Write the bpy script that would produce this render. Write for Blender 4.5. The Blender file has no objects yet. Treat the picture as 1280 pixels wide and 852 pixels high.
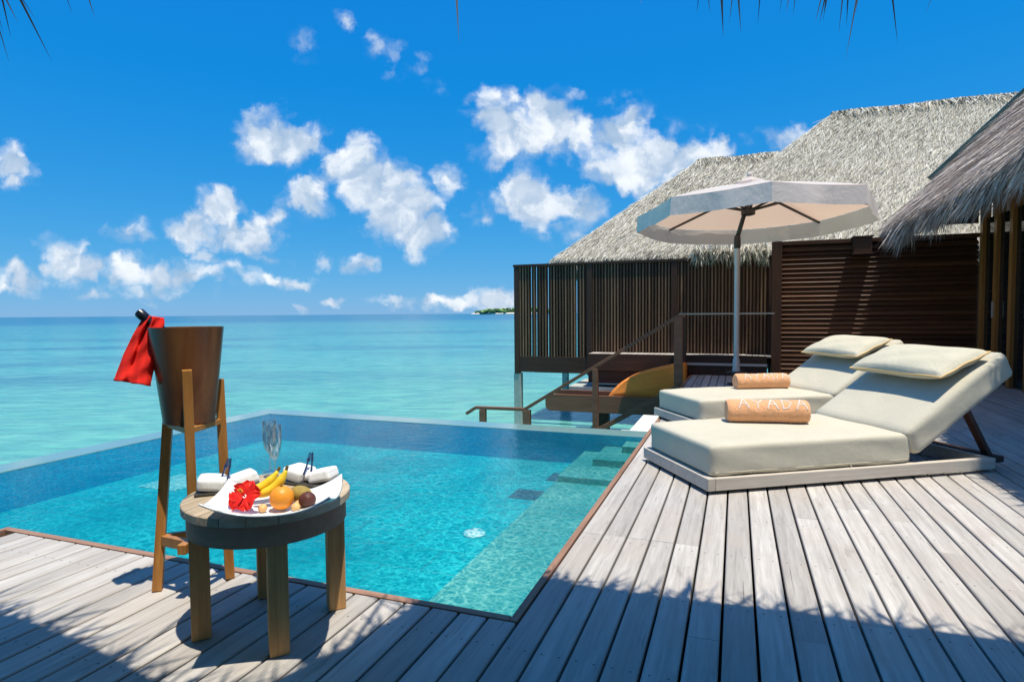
import bpy, bmesh, math, random
import numpy as np
from mathutils import Vector, Matrix, Quaternion
random.seed(7); RNG = np.random.default_rng(7)
S = bpy.context.scene
COL = S.collection
R = math.radians
# ------------------------------------------------------------------ camera, sky, sun, exposure
F = 757.0; CAMH = 1.1; PITCH = math.atan(34.5/F); ROLL = R(0.45)
cd = bpy.data.cameras.new('camera'); cam = bpy.data.objects.new('camera', cd); COL.objects.link(cam)
cd.sensor_width = 36; cd.lens = F/1280*36; cd.clip_end = 60000; cd.clip_start = 0.05
fwd = Vector((0, math.cos(PITCH), -math.sin(PITCH)))
cam.matrix_world = Matrix.Translation((0, 0, CAMH)) @ Matrix.Rotation(math.pi/2 - PITCH, 4, 'X') @ Matrix.Rotation(-ROLL, 4, 'Z')
S.camera = cam
SUN = Vector((0.155, -0.165, 1.0)).normalized()
sl = bpy.data.lights.new('sun', 'SUN'); so = bpy.data.objects.new('sun', sl); COL.objects.link(so)
sl.energy = 4.2; sl.angle = R(0.55); sl.color = (1.0, 0.93, 0.79)
so.rotation_euler = (-SUN).to_track_quat('-Z', 'Y').to_euler(); so.location = (3, -3, 12)
S.view_settings.view_transform = 'Standard'; S.view_settings.look = 'None'
S.view_settings.exposure = 0.42; S.view_settings.gamma = 1; S.view_settings.use_curve_mapping = False
S.render.engine = 'CYCLES'
S.cycles.max_bounces = 8; S.cycles.transparent_max_bounces = 12; S.cycles.caustics_reflective = False; S.cycles.caustics_refractive = False
SKYSTR = 0.085

class NT:
    def __init__(s, tree): s.t = tree; s.n = tree.nodes; s.l = tree.links
    def new(s, typ, **kw):
        n = s.n.new(typ)
        for k, v in kw.items(): setattr(n, k, v)
        return n
    def put(s, sock, v):
        if hasattr(v, 'is_output') or isinstance(v, bpy.types.NodeSocket): s.l.new(v, sock)
        elif v is not None:
            if isinstance(v, (tuple, list)) and len(v) == 3 and sock.type == 'RGBA': v = (*v, 1)
            sock.default_value = v
    def math(s, op, a, b=None, c=None, clamp=False):
        n = s.new('ShaderNodeMath', operation=op); n.use_clamp = clamp
        s.put(n.inputs[0], a)
        if b is not None: s.put(n.inputs[1], b)
        if c is not None: s.put(n.inputs[2], c)
        return n.outputs[0]
    def vmath(s, op, a, b=None, c=None):
        n = s.new('ShaderNodeVectorMath', operation=op)
        s.put(n.inputs[0], a)
        if b is not None: s.put(n.inputs[1], b)
        if c is not None: s.put(n.inputs[2], c)
        return n.outputs['Value'] if op in ('LENGTH', 'DOT_PRODUCT', 'DISTANCE') else n.outputs[0]
    def mix(s, f, a, b, blend='MIX'):
        n = s.new('ShaderNodeMix', data_type='RGBA', blend_type=blend)
        s.put(n.inputs[0], f); s.put(n.inputs[6], a); s.put(n.inputs[7], b)
        return n.outputs[2]
    def mapr(s, v, a, b, c, d, interp='LINEAR'):
        n = s.new('ShaderNodeMapRange', interpolation_type=interp)
        for i, x in enumerate((v, a, b, c, d)): s.put(n.inputs[i], x)
        return n.outputs[0]
    def noise(s, vec, scale, detail=4, rough=0.55, dist=0.0, out='Fac'):
        n = s.new('ShaderNodeTexNoise')
        if vec is not None: s.put(n.inputs['Vector'], vec)
        n.inputs['Scale'].default_value = scale; n.inputs['Detail'].default_value = detail
        n.inputs['Roughness'].default_value = rough; n.inputs['Distortion'].default_value = dist
        return n.outputs[out]
    def ramp(s, f, stops):
        n = s.new('ShaderNodeValToRGB'); e = n.color_ramp.elements
        while len(e) < len(stops): e.new(0.5)
        for k, (p, c) in enumerate(stops): e[k].position = p; e[k].color = (*c, 1)
        s.put(n.inputs[0], f); return n.outputs[0]
    def mapping(s, vec, scale=(1, 1, 1), rot=(0, 0, 0), loc=(0, 0, 0)):
        n = s.new('ShaderNodeMapping'); s.put(n.inputs[0], vec)
        n.inputs['Scale'].default_value = scale; n.inputs['Rotation'].default_value = rot; n.inputs['Location'].default_value = loc
        return n.outputs[0]
    def bump(s, h, strength=0.3, dist=0.01, normal=None):
        n = s.new('ShaderNodeBump'); n.inputs['Strength'].default_value = strength; n.inputs['Distance'].default_value = dist
        s.put(n.inputs['Height'], h)
        if normal is not None: s.put(n.inputs['Normal'], normal)
        return n.outputs[0]

# sky with cumulus clouds: every cloud is a direction on the sky (x/y, z/y), measured in tangent units
def px(x, y):   # tangent direction of a spot in the sky
    c, s_ = math.cos(ROLL), math.sin(ROLL)
    a = (x-640)/F; b = -(y-426)/F
    xx = a*c + b*s_; yy = -a*s_ + b*c
    d = Vector((1, 0, 0))*xx + Vector((0, math.sin(PITCH), math.cos(PITCH)))*yy + fwd
    return d.x/d.y, d.z/d.y
CLOUDS = [  # x, y, half width, half height, weight
 (350,174,62,34,1.0),(322,160,26,22,.8),(388,172,30,22,.8),
 (440,212,40,40,1.0),(470,240,60,42,1.05),(500,262,60,42,1.05),(528,290,44,30,1.0),(395,250,36,26,.85),(555,232,26,26,.7),(590,255,24,22,.5),(606,274,16,20,.45),
 (238,282,30,28,.9),(268,262,36,30,1.0),(290,290,36,26,.9),(322,288,30,28,.95),(348,272,30,14,.7),(262,316,18,16,.7),
 (78,326,32,34,1.05),(110,338,28,22,.8),(160,338,40,24,1.0),(196,340,28,18,.85),(242,342,34,20,.95),(60,352,90,20,.7),(190,358,110,16,.6),(15,344,26,14,.8),
 (14,212,34,28,.9),(22,236,34,16,.5),
 (618,138,36,38,.95),(650,165,60,40,1.0),(690,150,52,40,1.0),(722,165,36,36,.8),(640,190,56,26,.7),
 (782,158,38,44,1.05),(770,200,64,42,1.0),(815,195,56,40,1.0),(870,195,54,32,.85),(910,192,32,20,.6),(790,228,50,28,.7),
 (650,246,40,36,1.0),(690,258,56,36,1.05),(718,262,34,40,.9),(700,286,46,20,.6),
 (375,58,22,22,.42),(480,50,18,22,.45),(500,72,22,22,.5),(526,78,18,14,.42),(430,28,14,14,.5),(548,108,18,14,.34),
 (1000,178,50,20,.72),(1060,168,44,22,.85),(160,286,40,16,.55),(335,316,22,10,.6),(358,345,40,9,.6),(450,330,30,14,.8),(405,324,22,9,.5),
 (382,378,16,8,.7),(560,376,50,10,.8),(590,374,24,10,.8),(632,370,30,16,.95),(480,378,26,7,.55),(425,378,16,6,.55),(300,335,40,12,.42),(310,345,24,14,.4),(200,372,30,8,.4),(30,365,60,10,.6),(110,368,50,8,.5)]
def build_world():
    w = bpy.data.worlds.new('World'); S.world = w; w.use_nodes = True
    T = NT(w.node_tree); T.n.clear()
    sky = T.new('ShaderNodeTexSky', sky_type='NISHITA'); sky.sun_disc = False
    sky.sun_elevation = math.asin(SUN.z); sky.sun_rotation = math.atan2(SUN.x, SUN.y)
    sky.altitude = 0; sky.air_density = 1.0; sky.dust_density = 0.0; sky.ozone_density = 3.0
    hs = T.new('ShaderNodeHueSaturation'); hs.inputs['Saturation'].default_value = 1.08; hs.inputs['Value'].default_value = 1.0
    T.l.new(sky.outputs[0], hs.inputs['Color'])
    sc = T.new('ShaderNodeSeparateColor'); T.l.new(hs.outputs[0], sc.inputs[0])          # deep tropical grade of the sky's own colour
    cc = T.new('ShaderNodeCombineColor')
    T.put(cc.inputs[0], T.math('MAXIMUM', T.math('MULTIPLY', T.math('SUBTRACT', sc.outputs[0], 1.0), 0.275), 0.06))
    T.put(cc.inputs[1], T.math('MULTIPLY', T.math('POWER', sc.outputs[1], 0.50), 1.50))
    T.put(cc.inputs[2], T.math('MULTIPLY', T.math('POWER', sc.outputs[2], 0.16), 5.15))
    tint = cc.outputs[0]
    tc = T.new('ShaderNodeTexCoord').outputs['Generated']
    au = T.mapr(T.vmath('DOT_PRODUCT', T.vmath('NORMALIZE', tc), tuple(SUN)), 0.86, 1.0, 0.0, 0.55, 'SMOOTHSTEP')    # whitish glow added round the high sun to warm light on upright faces
    tint = T.mix(au, tint, (9.0, 9.3, 9.6))
    sep = T.new('ShaderNodeSeparateXYZ'); T.put(sep.inputs[0], tc)
    yy = T.math('MAXIMUM', sep.outputs[1], 0.02)
    cmb = T.new('ShaderNodeCombineXYZ')
    T.put(cmb.inputs[0], T.math('DIVIDE', sep.outputs[0], yy)); T.put(cmb.inputs[1], T.math('DIVIDE', sep.outputs[2], yy))
    uv = cmb.outputs[0]
    nz = T.noise(uv, 8, 6, 0.62, 0.0, 'Color'); nz = T.vmath('SUBTRACT', nz, (0.5, 0.5, 0.5))
    uvd = T.vmath('MULTIPLY_ADD', nz, (0.12, 0.10, 0), uv)
    nz2 = T.vmath('SUBTRACT', T.noise(uv, 34, 4, 0.6, 0.0, 'Color'), (0.5, 0.5, 0.5))
    uvd = T.vmath('MULTIPLY_ADD', nz2, (0.022, 0.020, 0), uvd)
    dens = None; lite = None
    for (x, y, a, b, k) in CLOUDS:
        u, v = px(x, y); a = a*1.34/F; b = b*1.34/F
        q = T.vmath('MULTIPLY_ADD', uvd, (1/a, 1/b, 0), (-u/a, -v/b, 0))
        d = T.mapr(T.vmath('LENGTH', q), 0, 1, k, 0)
        dens = d if dens is None else T.math('MAXIMUM', dens, d)
        if a > 0.045:       # the bigger heaps keep a grey flat underside
            g = T.math('MULTIPLY', d, T.mapr(T.vmath('DOT_PRODUCT', q, (0.25, 1, 0)), -0.75, 0.35, 0.0, 1.0))
            lite = g if lite is None else T.math('MAXIMUM', lite, g)
    vo = T.new('ShaderNodeTexVoronoi', feature='SMOOTH_F1'); T.put(vo.inputs['Vector'], uvd); vo.inputs['Scale'].default_value = 21; vo.inputs['Smoothness'].default_value = 0.35
    vo2 = T.new('ShaderNodeTexVoronoi', feature='SMOOTH_F1'); T.put(vo2.inputs['Vector'], uvd); vo2.inputs['Scale'].default_value = 47; vo2.inputs['Smoothness'].default_value = 0.35
    puff = T.math('ADD', T.math('MULTIPLY', vo.outputs['Distance'], -0.75), T.math('MULTIPLY', vo2.outputs['Distance'], -0.40))
    fb = T.math('ADD', T.math('ADD', T.math('MULTIPLY', T.noise(uv, 26, 6, 0.62), 0.55), puff), 0.70)
    dd = T.math('ADD', dens, T.math('MULTIPLY', T.math('SUBTRACT', fb, 0.5), T.math('MULTIPLY', T.mapr(dens, 0.0, 0.35, 0.0, 1.0), 0.85)))
    dd = T.math('MULTIPLY', dd, T.math('GREATER_THAN', sep.outputs[1], 0.03))
    alpha = T.mapr(dd, 0.05, 0.60, 0, 1, 'SMOOTHSTEP')
    # body of the cloud: bright lit billows, cooler thick hollows
    bil = T.noise(T.vmath('ADD', uvd, (0.013, 0.02, 0)), 17, 5, 0.55)
    shade = T.math('ADD', T.mapr(bil, 0.40, 0.62, 0, 0.75, 'SMOOTHSTEP'), T.mapr(puff, -0.75, -0.3, 0.0, 0.40), clamp=True)
    shade = T.math('MULTIPLY', shade, T.mapr(T.math('DIVIDE', lite, T.math('MAXIMUM', dens, 0.05)), 0.0, 0.7, 0.55, 1.0))
    ccol = T.mix(shade, (3.6, 4.9, 6.6), (8.6, 9.0, 9.4))
    skyc = T.mix(T.math('MULTIPLY', alpha, 0.95), tint, ccol)
    bg = T.new('ShaderNodeBackground'); T.put(bg.inputs[0], skyc); bg.inputs[1].default_value = SKYSTR
    o = T.new('ShaderNodeOutputWorld'); T.l.new(bg.outputs[0], o.inputs[0])
    try: w.cycles.sampling_method = 'MANUAL'; w.cycles.sample_map_resolution = 512
    except Exception: pass
build_world()

# ------------------------------------------------------------------ local frame: p across the boards, q along them
PHI = R(-20.3); CF, SF = math.cos(PHI), math.sin(PHI)
def W(p, q, z=0.0): return Vector((p*CF - q*SF, p*SF + q*CF, z))
FRAME = Matrix.Rotation(PHI, 4, 'Z')
def ray(x, y):
    c, s_ = math.cos(ROLL), math.sin(ROLL)
    a = (x-640)/F; b = -(y-426)/F
    return Vector((1, 0, 0))*(a*c + b*s_) + Vector((0, math.sin(PITCH), math.cos(PITCH)))*(-a*s_ + b*c) + fwd
def at(x, y, Y):
    d = ray(x, y); return Vector((0, 0, CAMH)) + d*(Y/d.y)

# ------------------------------------------------------------------ mesh builder
class MB:
    def __init__(s): s.v = []; s.f = []; s.r = []
    def add(s, vs, fs, rnd=None):
        o = len(s.v); s.v.extend([tuple(v) for v in vs])
        rnd = random.random() if rnd is None else rnd
        for f in fs: s.f.append([o+i for i in f]); s.r.append(rnd)
        return s
    def box(s, x0, x1, y0, y1, z0, z1, rnd=None, ch=0.0, M=None):
        if ch <= 0:
            vs = [(x0,y0,z0),(x1,y0,z0),(x1,y1,z0),(x0,y1,z0),(x0,y0,z1),(x1,y0,z1),(x1,y1,z1),(x0,y1,z1)]
            fs = [(0,3,2,1),(4,5,6,7),(0,1,5,4),(1,2,6,5),(2,3,7,6),(3,0,4,7)]
        else:
            bm = bmesh.new(); bmesh.ops.create_cube(bm, size=1)
            for v in bm.verts: v.co = Vector(((x0+x1)/2+v.co.x*(x1-x0), (y0+y1)/2+v.co.y*(y1-y0), (z0+z1)/2+v.co.z*(z1-z0)))
            bmesh.ops.bevel(bm, geom=bm.edges[:], offset=ch, segments=2, profile=0.6, affect='EDGES')
            bm.verts.index_update()
            vs = [v.co.copy() for v in bm.verts]; fs = [[v.index for v in f.verts] for f in bm.faces]; bm.free()
        if M is not None: vs = [M @ Vector(v) for v in vs]
        return s.add(vs, fs, rnd)
    def bar(s, a, b, w, d, ref=(0, 0, 1), ch=0.0, rnd=None, w2=None, d2=None):
        a = Vector(a); b = Vector(b); z = (b-a).normalized(); ref = Vector(ref)
        if abs(z.dot(ref)) > 0.98: ref = Vector((0, 1, 0))
        x = ref.cross(z).normalized(); y = z.cross(x)
        w2 = w if w2 is None else w2; d2 = d if d2 is None else d2
        if ch > 0 and w2 == w and d2 == d:
            M = Matrix((x, y, z)).transposed().to_4x4(); M.translation = a
            return s.box(-w/2, w/2, -d/2, d/2, 0, (b-a).length, rnd, ch, M)
        vs = [a+x*(sx*w/2)+y*(sy*d/2) for sx, sy in ((-1,-1),(1,-1),(1,1),(-1,1))] + [b+x*(sx*w2/2)+y*(sy*d2/2) for sx, sy in ((-1,-1),(1,-1),(1,1),(-1,1))]
        return s.add(vs, [(3,2,1,0),(4,5,6,7),(0,1,5,4),(1,2,6,5),(2,3,7,6),(3,0,4,7)], rnd)
    def lathe(s, prof, n=32, M=None, rnd=None, caps=True, jit=0.0):
        vs = []; fs = []
        for r, z in prof:
            for k in range(n):
                a = 2*math.pi*k/n; rr = r*(1+jit*math.sin(3*a+z*40))
                vs.append(Vector((rr*math.cos(a), rr*math.sin(a), z)))
        for i in range(len(prof)-1):
            for k in range(n):
                k2 = (k+1) % n; fs.append((i*n+k, i*n+k2, (i+1)*n+k2, (i+1)*n+k))
        if caps:
            if prof[0][0] > 1e-5: fs.append(tuple(range(n-1, -1, -1)))
            if prof[-1][0] > 1e-5: fs.append(tuple((len(prof)-1)*n+k for k in range(n)))
        if M is not None: vs = [M @ v for v in vs]
        return s.add(vs, fs, rnd)
    def tube(s, pts, rad, n=10, rnd=None):
        pts = [Vector(p) for p in pts]; m = len(pts)
        rad = [rad]*m if not isinstance(rad, (list, tuple)) else rad
        vs = []; fs = []; up = Vector((0.13, 0.21, 0.97))
        for i, p in enumerate(pts):
            t = (pts[min(i+1, m-1)]-pts[max(i-1, 0)]).normalized()
            x = up.cross(t)
            x = x.normalized() if x.length > 1e-4 else Vector((1, 0, 0)); y = t.cross(x); up = y if i else y
            for k in range(n):
                a = 2*math.pi*k/n; vs.append(p + (x*math.cos(a)+y*math.sin(a))*rad[i])
        for i in range(m-1):
            for k in range(n):
                k2 = (k+1) % n; fs.append((i*n+k, i*n+k2, (i+1)*n+k2, (i+1)*n+k))
        fs.append(tuple(range(n-1, -1, -1))); fs.append(tuple((m-1)*n+k for k in range(n)))
        return s.add(vs, fs, rnd)
    def grid(s, nu, nv, fn, rnd=None, wrapu=False):
        vs = [fn(i/(nu if wrapu else nu-1), j/(nv-1)) for j in range(nv) for i in range(nu)]
        fs = []
        for j in range(nv-1):
            for i in range(nu if wrapu else nu-1):
                i2 = (i+1) % nu; fs.append((j*nu+i, j*nu+i2, (j+1)*nu+i2, (j+1)*nu+i))
        return s.add(vs, fs, rnd)
    def ico(s, c, r, sub=2, fn=None, rnd=None):
        bm = bmesh.new(); bmesh.ops.create_icosphere(bm, subdivisions=sub, radius=1)
        r = (r, r, r) if not isinstance(r, (tuple, list)) else r
        vs = []
        for v in bm.verts:
            k = fn(v.co) if fn else 1.0
            vs.append(Vector(c) + Vector((v.co.x*r[0]*k, v.co.y*r[1]*k, v.co.z*r[2]*k)))
        fs = [[v.index for v in f.verts] for f in bm.faces]; bm.free()
        return s.add(vs, fs, rnd)
    def build(s, name, mat, parent=None, smooth=False, M=None, angle=None):
        me = bpy.data.meshes.new(name)
        me.from_pydata([tuple(v) for v in s.v], [], s.f)
        at_ = me.attributes.new('rnd', 'FLOAT', 'FACE'); at_.data.foreach_set('value', np.array(s.r, dtype=np.float32))
        me.materials.append(mat); me.update()
        if smooth:
            me.polygons.foreach_set('use_smooth', [True]*len(me.polygons))
            if angle is not None:
                try: me.set_sharp_from_angle(angle=R(angle))
                except Exception: pass
        o = bpy.data.objects.new(name, me); COL.objects.link(o)
        if parent is not None: o.parent = parent
        if M is not None: o.matrix_local = M
        return o

def fastmesh(name, V, faces_n, mat, rnd, parent=None, M=None):
    """V (n,k,3) blades of k=5 verts: quad 0-1-3-2 and triangle 2-3-4"""
    n = V.shape[0]; me = bpy.data.meshes.new(name)
    me.vertices.add(n*5); me.vertices.foreach_set('co', V.reshape(-1).astype(np.float32))
    base = np.arange(n)*5
    loops = np.stack([base, base+1, base+3, base+2, base+2, base+3, base+4], 1).reshape(-1)
    me.loops.add(n*7); me.loops.foreach_set('vertex_index', loops.astype(np.int32))
    me.polygons.add(n*2)
    st = np.stack([np.arange(n)*7, np.arange(n)*7+4], 1).reshape(-1)
    me.polygons.foreach_set('loop_start', st.astype(np.int32))
    try: me.polygons.foreach_set('loop_total', np.tile([4, 3], n).astype(np.int32))
    except Exception: pass
    a = me.attributes.new('rnd', 'FLOAT', 'FACE'); a.data.foreach_set('value', np.repeat(rnd, 2).astype(np.float32))
    me.materials.append(mat); me.update(calc_edges=True); me.validate()
    o = bpy.data.objects.new(name, me); COL.objects.link(o)
    if parent is not None: o.parent = parent
    if M is not None: o.matrix_local = M
    return o
def blades(P, D, L, wd, droop, side=None):
    n = len(P); D = D/np.linalg.norm(D, axis=1)[:, None]
    if side is None:
        rv = RNG.normal(size=(n, 3)); side = np.cross(D, rv)
    side = side/np.linalg.norm(side, axis=1)[:, None]
    L = L[:, None]; wd = wd[:, None]; g = np.array([0, 0, -1.0])[None]
    m = P + D*L*0.55 + g*droop[:, None]*L*0.25; t = P + D*L + g*droop[:, None]*L
    return np.stack([P-side*wd/2, P+side*wd/2, m-side*wd*.4, m+side*wd*.4, t], 1)

def tag(o, label=None, cat=None, group=None, kind=None):
    if label: o['label'] = label
    if cat: o['category'] = cat
    if group: o['group'] = group
    if kind: o['kind'] = kind
    return o
def empty(name, label, cat, loc=(0, 0, 0), rz=0.0, group=None):
    o = bpy.data.objects.new(name, None); COL.objects.link(o)
    o.location = loc; o.rotation_euler = (0, 0, rz); o.empty_display_size = 0.1
    return tag(o, label, cat, group)
def copy_tree(o, parent=None):
    c = o.copy(); COL.objects.link(c)
    if parent is not None: c.parent = parent; c.matrix_parent_inverse = o.matrix_parent_inverse.copy()
    for ch in list(o.children): copy_tree(ch, c)
    return c

# ------------------------------------------------------------------ materials
PITCHB = 0.114; P_R = -0.755
def mat(name):
    m = bpy.data.materials.new(name); m.use_nodes = True
    T = NT(m.node_tree); T.n.clear()
    o = T.new('ShaderNodeOutputMaterial'); return m, T, o
def prin(T, o, col, rough=0.6, spec=0.4, normal=None, **kw):
    b = T.new('ShaderNodeBsdfPrincipled')
    T.put(b.inputs['Base Color'], col); T.put(b.inputs['Roughness'], rough); b.inputs['Specular IOR Level'].default_value = spec
    if normal is not None: T.put(b.inputs['Normal'], normal)
    for k, v in kw.items(): T.put(b.inputs[k], v)
    if o is not None: T.l.new(b.outputs[0], o.inputs[0])
    return b
def rnd_(T):
    n = T.new('ShaderNodeAttribute', attribute_name='rnd'); return n.outputs['Fac']
def wood(name, dark, light, axis='Z', fine=60, rough=0.6, spec=0.3, var=0.25, bump=0.25, world=False, coat=0.0, blotch=None, screws=False):
    m, T, o = mat(name)
    co = T.new('ShaderNodeTexCoord').outputs['Object']
    r = rnd_(T)
    off = T.new('ShaderNodeCombineXYZ'); T.put(off.inputs[0], T.math('MULTIPLY', r, 37.0)); T.put(off.inputs[1], T.math('MULTIPLY', r, 53.0)); T.put(off.inputs[2], T.math('MULTIPLY', r, 29.0))
    v = T.vmath('ADD', co, off.outputs[0])
    sc = {'X': (0.05, 1, 1), 'Y': (1, 0.05, 1), 'Z': (1, 1, 0.05)}[axis]
    vs = T.mapping(v, sc)
    g = T.noise(vs, fine, 5, 0.65, 0.6); g2 = T.noise(vs, fine*0.22, 3, 0.5, 1.2)
    f = T.math('ADD', T.math('MULTIPLY', g, 0.6), T.math('MULTIPLY', g2, 0.5))
    f = T.mapr(f, 0.32, 0.78, 0, 1)
    c = T.mix(f, dark, light)
    k = T.mapr(r, 0, 1, 1-var, 1+var)
    c = T.mix(1.0, c, k, 'MULTIPLY')
    if blotch:
        bl = T.mapr(T.noise(v, 2.3, 4, 0.6), 0.42, 0.68, 0, 1, 'SMOOTHSTEP')
        c = T.mix(T.math('MULTIPLY', bl, 0.55), c, blotch)
        st = T.mapr(T.noise(T.mapping(v, (1, .25, 1)), 11, 5, 0.65), 0.60, 0.74, 0, 0.5, 'SMOOTHSTEP'); c = T.mix(st, c, (0.20, 0.175, 0.15))
        ck = T.mapr(T.noise(T.mapping(v, (1, .018, 1)), 95, 3, 0.5), 0.70, 0.75, 0, 0.75); c = T.mix(ck, c, (0.10, 0.085, 0.07))     # drying splits
    if screws:      # pairs of screw heads along the joists
        sp = T.new('ShaderNodeSeparateXYZ'); T.put(sp.inputs[0], co)
        a = T.math('SUBTRACT', T.math('FRACT', T.math('DIVIDE', T.math('SUBTRACT', sp.outputs[0], P_R+0.038), PITCHB)), 0.456)
        a = T.math('MULTIPLY', T.math('SUBTRACT', T.math('ABSOLUTE', a), 0.25), PITCHB)
        bq = T.math('MULTIPLY', T.math('SUBTRACT', T.math('FRACT', T.math('DIVIDE', sp.outputs[1], 0.52)), 0.5), 0.52)
        dd = T.math('SQRT', T.math('ADD', T.math('MULTIPLY', a, a), T.math('MULTIPLY', bq, bq)))
        c = T.mix(T.mapr(dd, 0.0034, 0.0048, 0.85, 0.0), c, (0.09, 0.085, 0.08))
    prin(T, o, c, T.mapr(g, 0.3, 0.7, rough-0.08, rough+0.12), spec, T.bump(g, bump, 0.004), **({'Coat Weight': coat, 'Coat Roughness': 0.15} if coat else {}))
    return m
def plain(name, col, rough=0.5, spec=0.4, nscale=20, namt=0.12, bump=0.0, metallic=0.0, **kw):
    m, T, o = mat(name)
    co = T.new('ShaderNodeTexCoord').outputs['Object']
    n = T.noise(co, nscale, 4, 0.6)
    c = T.mix(1.0, col, T.mapr(n, 0.25, 0.75, 1-namt, 1+namt), 'MULTIPLY')
    prin(T, o, c, rough, spec, T.bump(n, bump, 0.004) if bump else None, Metallic=metallic, **kw)
    return m
def fabric(name, col, weave=700, wr=0.25, translucent=0.0, tcol=None, fuzz=0.0):
    m, T, o = mat(name)
    co = T.new('ShaderNodeTexCoord').outputs['Object']
    w = T.new('ShaderNodeTexWave', wave_type='BANDS', bands_direction='X'); T.put(w.inputs[0], co); w.inputs['Scale'].default_value = weave/6.0
    w2 = T.new('ShaderNodeTexWave', wave_type='BANDS', bands_direction='Y'); T.put(w2.inputs[0], co); w2.inputs['Scale'].default_value = weave/6.0
    pile = T.noise(co, 190, 3, 0.7)
    big = T.noise(co, 3.2, 3, 0.55, 0.8); mid = T.noise(co, 14, 4, 0.6, 0.5)
    c = T.mix(1.0, col, T.mapr(T.noise(co, 90, 4, 0.6), 0.3, 0.7, 0.94, 1.05), 'MULTIPLY')
    c = T.mix(1.0, c, T.mapr(big, 0.3, 0.7, 0.95, 1.03), 'MULTIPLY')
    n1 = T.bump(T.math('ADD', T.math('MULTIPLY', big, 1.0), T.math('MULTIPLY', mid, 0.25)), wr, 0.06)
    n2 = T.bump(T.math('ADD', w.outputs['Fac'], w2.outputs['Fac']), 0.12, 0.0008, n1)
    if fuzz > 0.2: n2 = T.bump(pile, 0.9, 0.006, n1); c = T.mix(1.0, c, T.mapr(pile, 0.3, 0.7, 0.82, 1.1), 'MULTIPLY')
    b = prin(T, None, c, 0.85, 0.15, n2, **{'Sheen Weight': fuzz})
    if translucent > 0:
        t = T.new('ShaderNodeBsdfTranslucent'); T.put(t.inputs[0], tcol or col)
        ms = T.new('ShaderNodeMixShader'); ms.inputs[0].default_value = translucent
        T.l.new(b.outputs[0], ms.inputs[1]); T.l.new(t.outputs[0], ms.inputs[2]); T.l.new(ms.outputs[0], o.inputs[0])
    else: T.l.new(b.outputs[0], o.inputs[0])
    return m
def thatch_mat(name, stops, rough=0.85):
    m, T, o = mat(name)
    co = T.new('ShaderNodeTexCoord').outputs['Object']
    r = rnd_(T)
    f = T.math('ADD', T.math('MULTIPLY', r, 0.75), T.math('MULTIPLY', T.noise(co, 1.1, 4, 0.6), 0.36))
    c = T.ramp(f, stops)
    b = prin(T, None, c, rough, 0.2)
    t = T.new('ShaderNodeBsdfTranslucent'); T.put(t.inputs[0], c)
    ms = T.new('ShaderNodeMixShader'); ms.inputs[0].default_value = 0.15
    T.l.new(b.outputs[0], ms.inputs[1]); T.l.new(t.outputs[0], ms.inputs[2]); T.l.new(ms.outputs[0], o.inputs[0])
    return m
M = {}
M['deck'] = wood('weathered_deck_wood', (0.29, 0.265, 0.24), (0.57, 0.54, 0.50), 'Y', 70, 0.62, 0.3, 0.17, 0.45, blotch=(0.42, 0.365, 0.32), screws=True)
M['ledge'] = wood('weathered_ledge_wood', (0.38, 0.35, 0.32), (0.56, 0.53, 0.49), 'X', 60, 0.65, 0.3, 0.1, 0.3)
M['trim'] = wood('copper_brown_trim_wood', (0.20, 0.10, 0.06), (0.42, 0.25, 0.17), 'Y', 60, 0.55, 0.3, 0.12)
M['trimx'] = wood('copper_brown_trim_wood_across', (0.20, 0.10, 0.06), (0.42, 0.25, 0.17), 'X', 60, 0.55, 0.3, 0.12)
M['under'] = plain('dark_underframe', (0.018, 0.016, 0.015), 0.9, 0.1)
M['warmwall'] = wood('pale_timber_wall', (0.40, 0.27, 0.16), (0.62, 0.46, 0.30), 'X', 20, 0.6, 0.2, 0.1)
M['dark'] = wood('dark_stained_wood', (0.036, 0.017, 0.011), (0.085, 0.042, 0.027), 'Z', 60, 0.5, 0.3, 0.2, 0.25)
M['darkx'] = wood('dark_stained_wood_long', (0.036, 0.017, 0.011), (0.085, 0.042, 0.027), 'X', 60, 0.5, 0.3, 0.2, 0.25)
M['slat'] = wood('brown_grey_slats', (0.085, 0.050, 0.029), (0.235, 0.145, 0.085), 'Z', 60, 0.6, 0.25, 0.5, 0.25)
M['louver'] = wood('red_brown_louvers', (0.058, 0.023, 0.011), (0.19, 0.080, 0.036), 'X', 60, 0.55, 0.3, 0.35, 0.25)
M['rail'] = wood('red_brown_handrail', (0.13, 0.055, 0.032), (0.27, 0.125, 0.072), 'X', 70, 0.45, 0.4, 0.12, 0.2)
M['frame'] = wood('amber_door_frame', (0.26, 0.10, 0.026), (0.52, 0.23, 0.062), 'Z', 50, 0.4, 0.4, 0.15, 0.15)
M['teak_top'] = wood('sunbleached_teak_top', (0.33, 0.25, 0.165), (0.60, 0.49, 0.35), 'Y', 60, 0.55, 0.3, 0.14, 0.2)
M['teak'] = wood('teak_table_wood', (0.40, 0.20, 0.075), (0.68, 0.39, 0.165), 'Z', 70, 0.6, 0.15, 0.10, 0.2)
M['apron'] = wood('grey_brown_apron', (0.30, 0.165, 0.10), (0.46, 0.27, 0.18), 'X', 30, 0.65, 0.12, 0.05, 0.2)
M['stand'] = wood('orange_teak_stand', (0.27, 0.105, 0.022), (0.54, 0.245, 0.060), 'Z', 70, 0.35, 0.45, 0.10, 0.15)
M['bleached'] = wood('bleached_lounger_frame', (0.42, 0.365, 0.295), (0.64, 0.58, 0.50), 'X', 60, 0.6, 0.3, 0.06, 0.2)
M['cream'] = fabric('cream_canvas', (0.55, 0.51, 0.40), 700, 0.12)
M['pillow'] = fabric('cream_pillow_canvas', (0.56, 0.52, 0.395), 700, 0.25)
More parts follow.
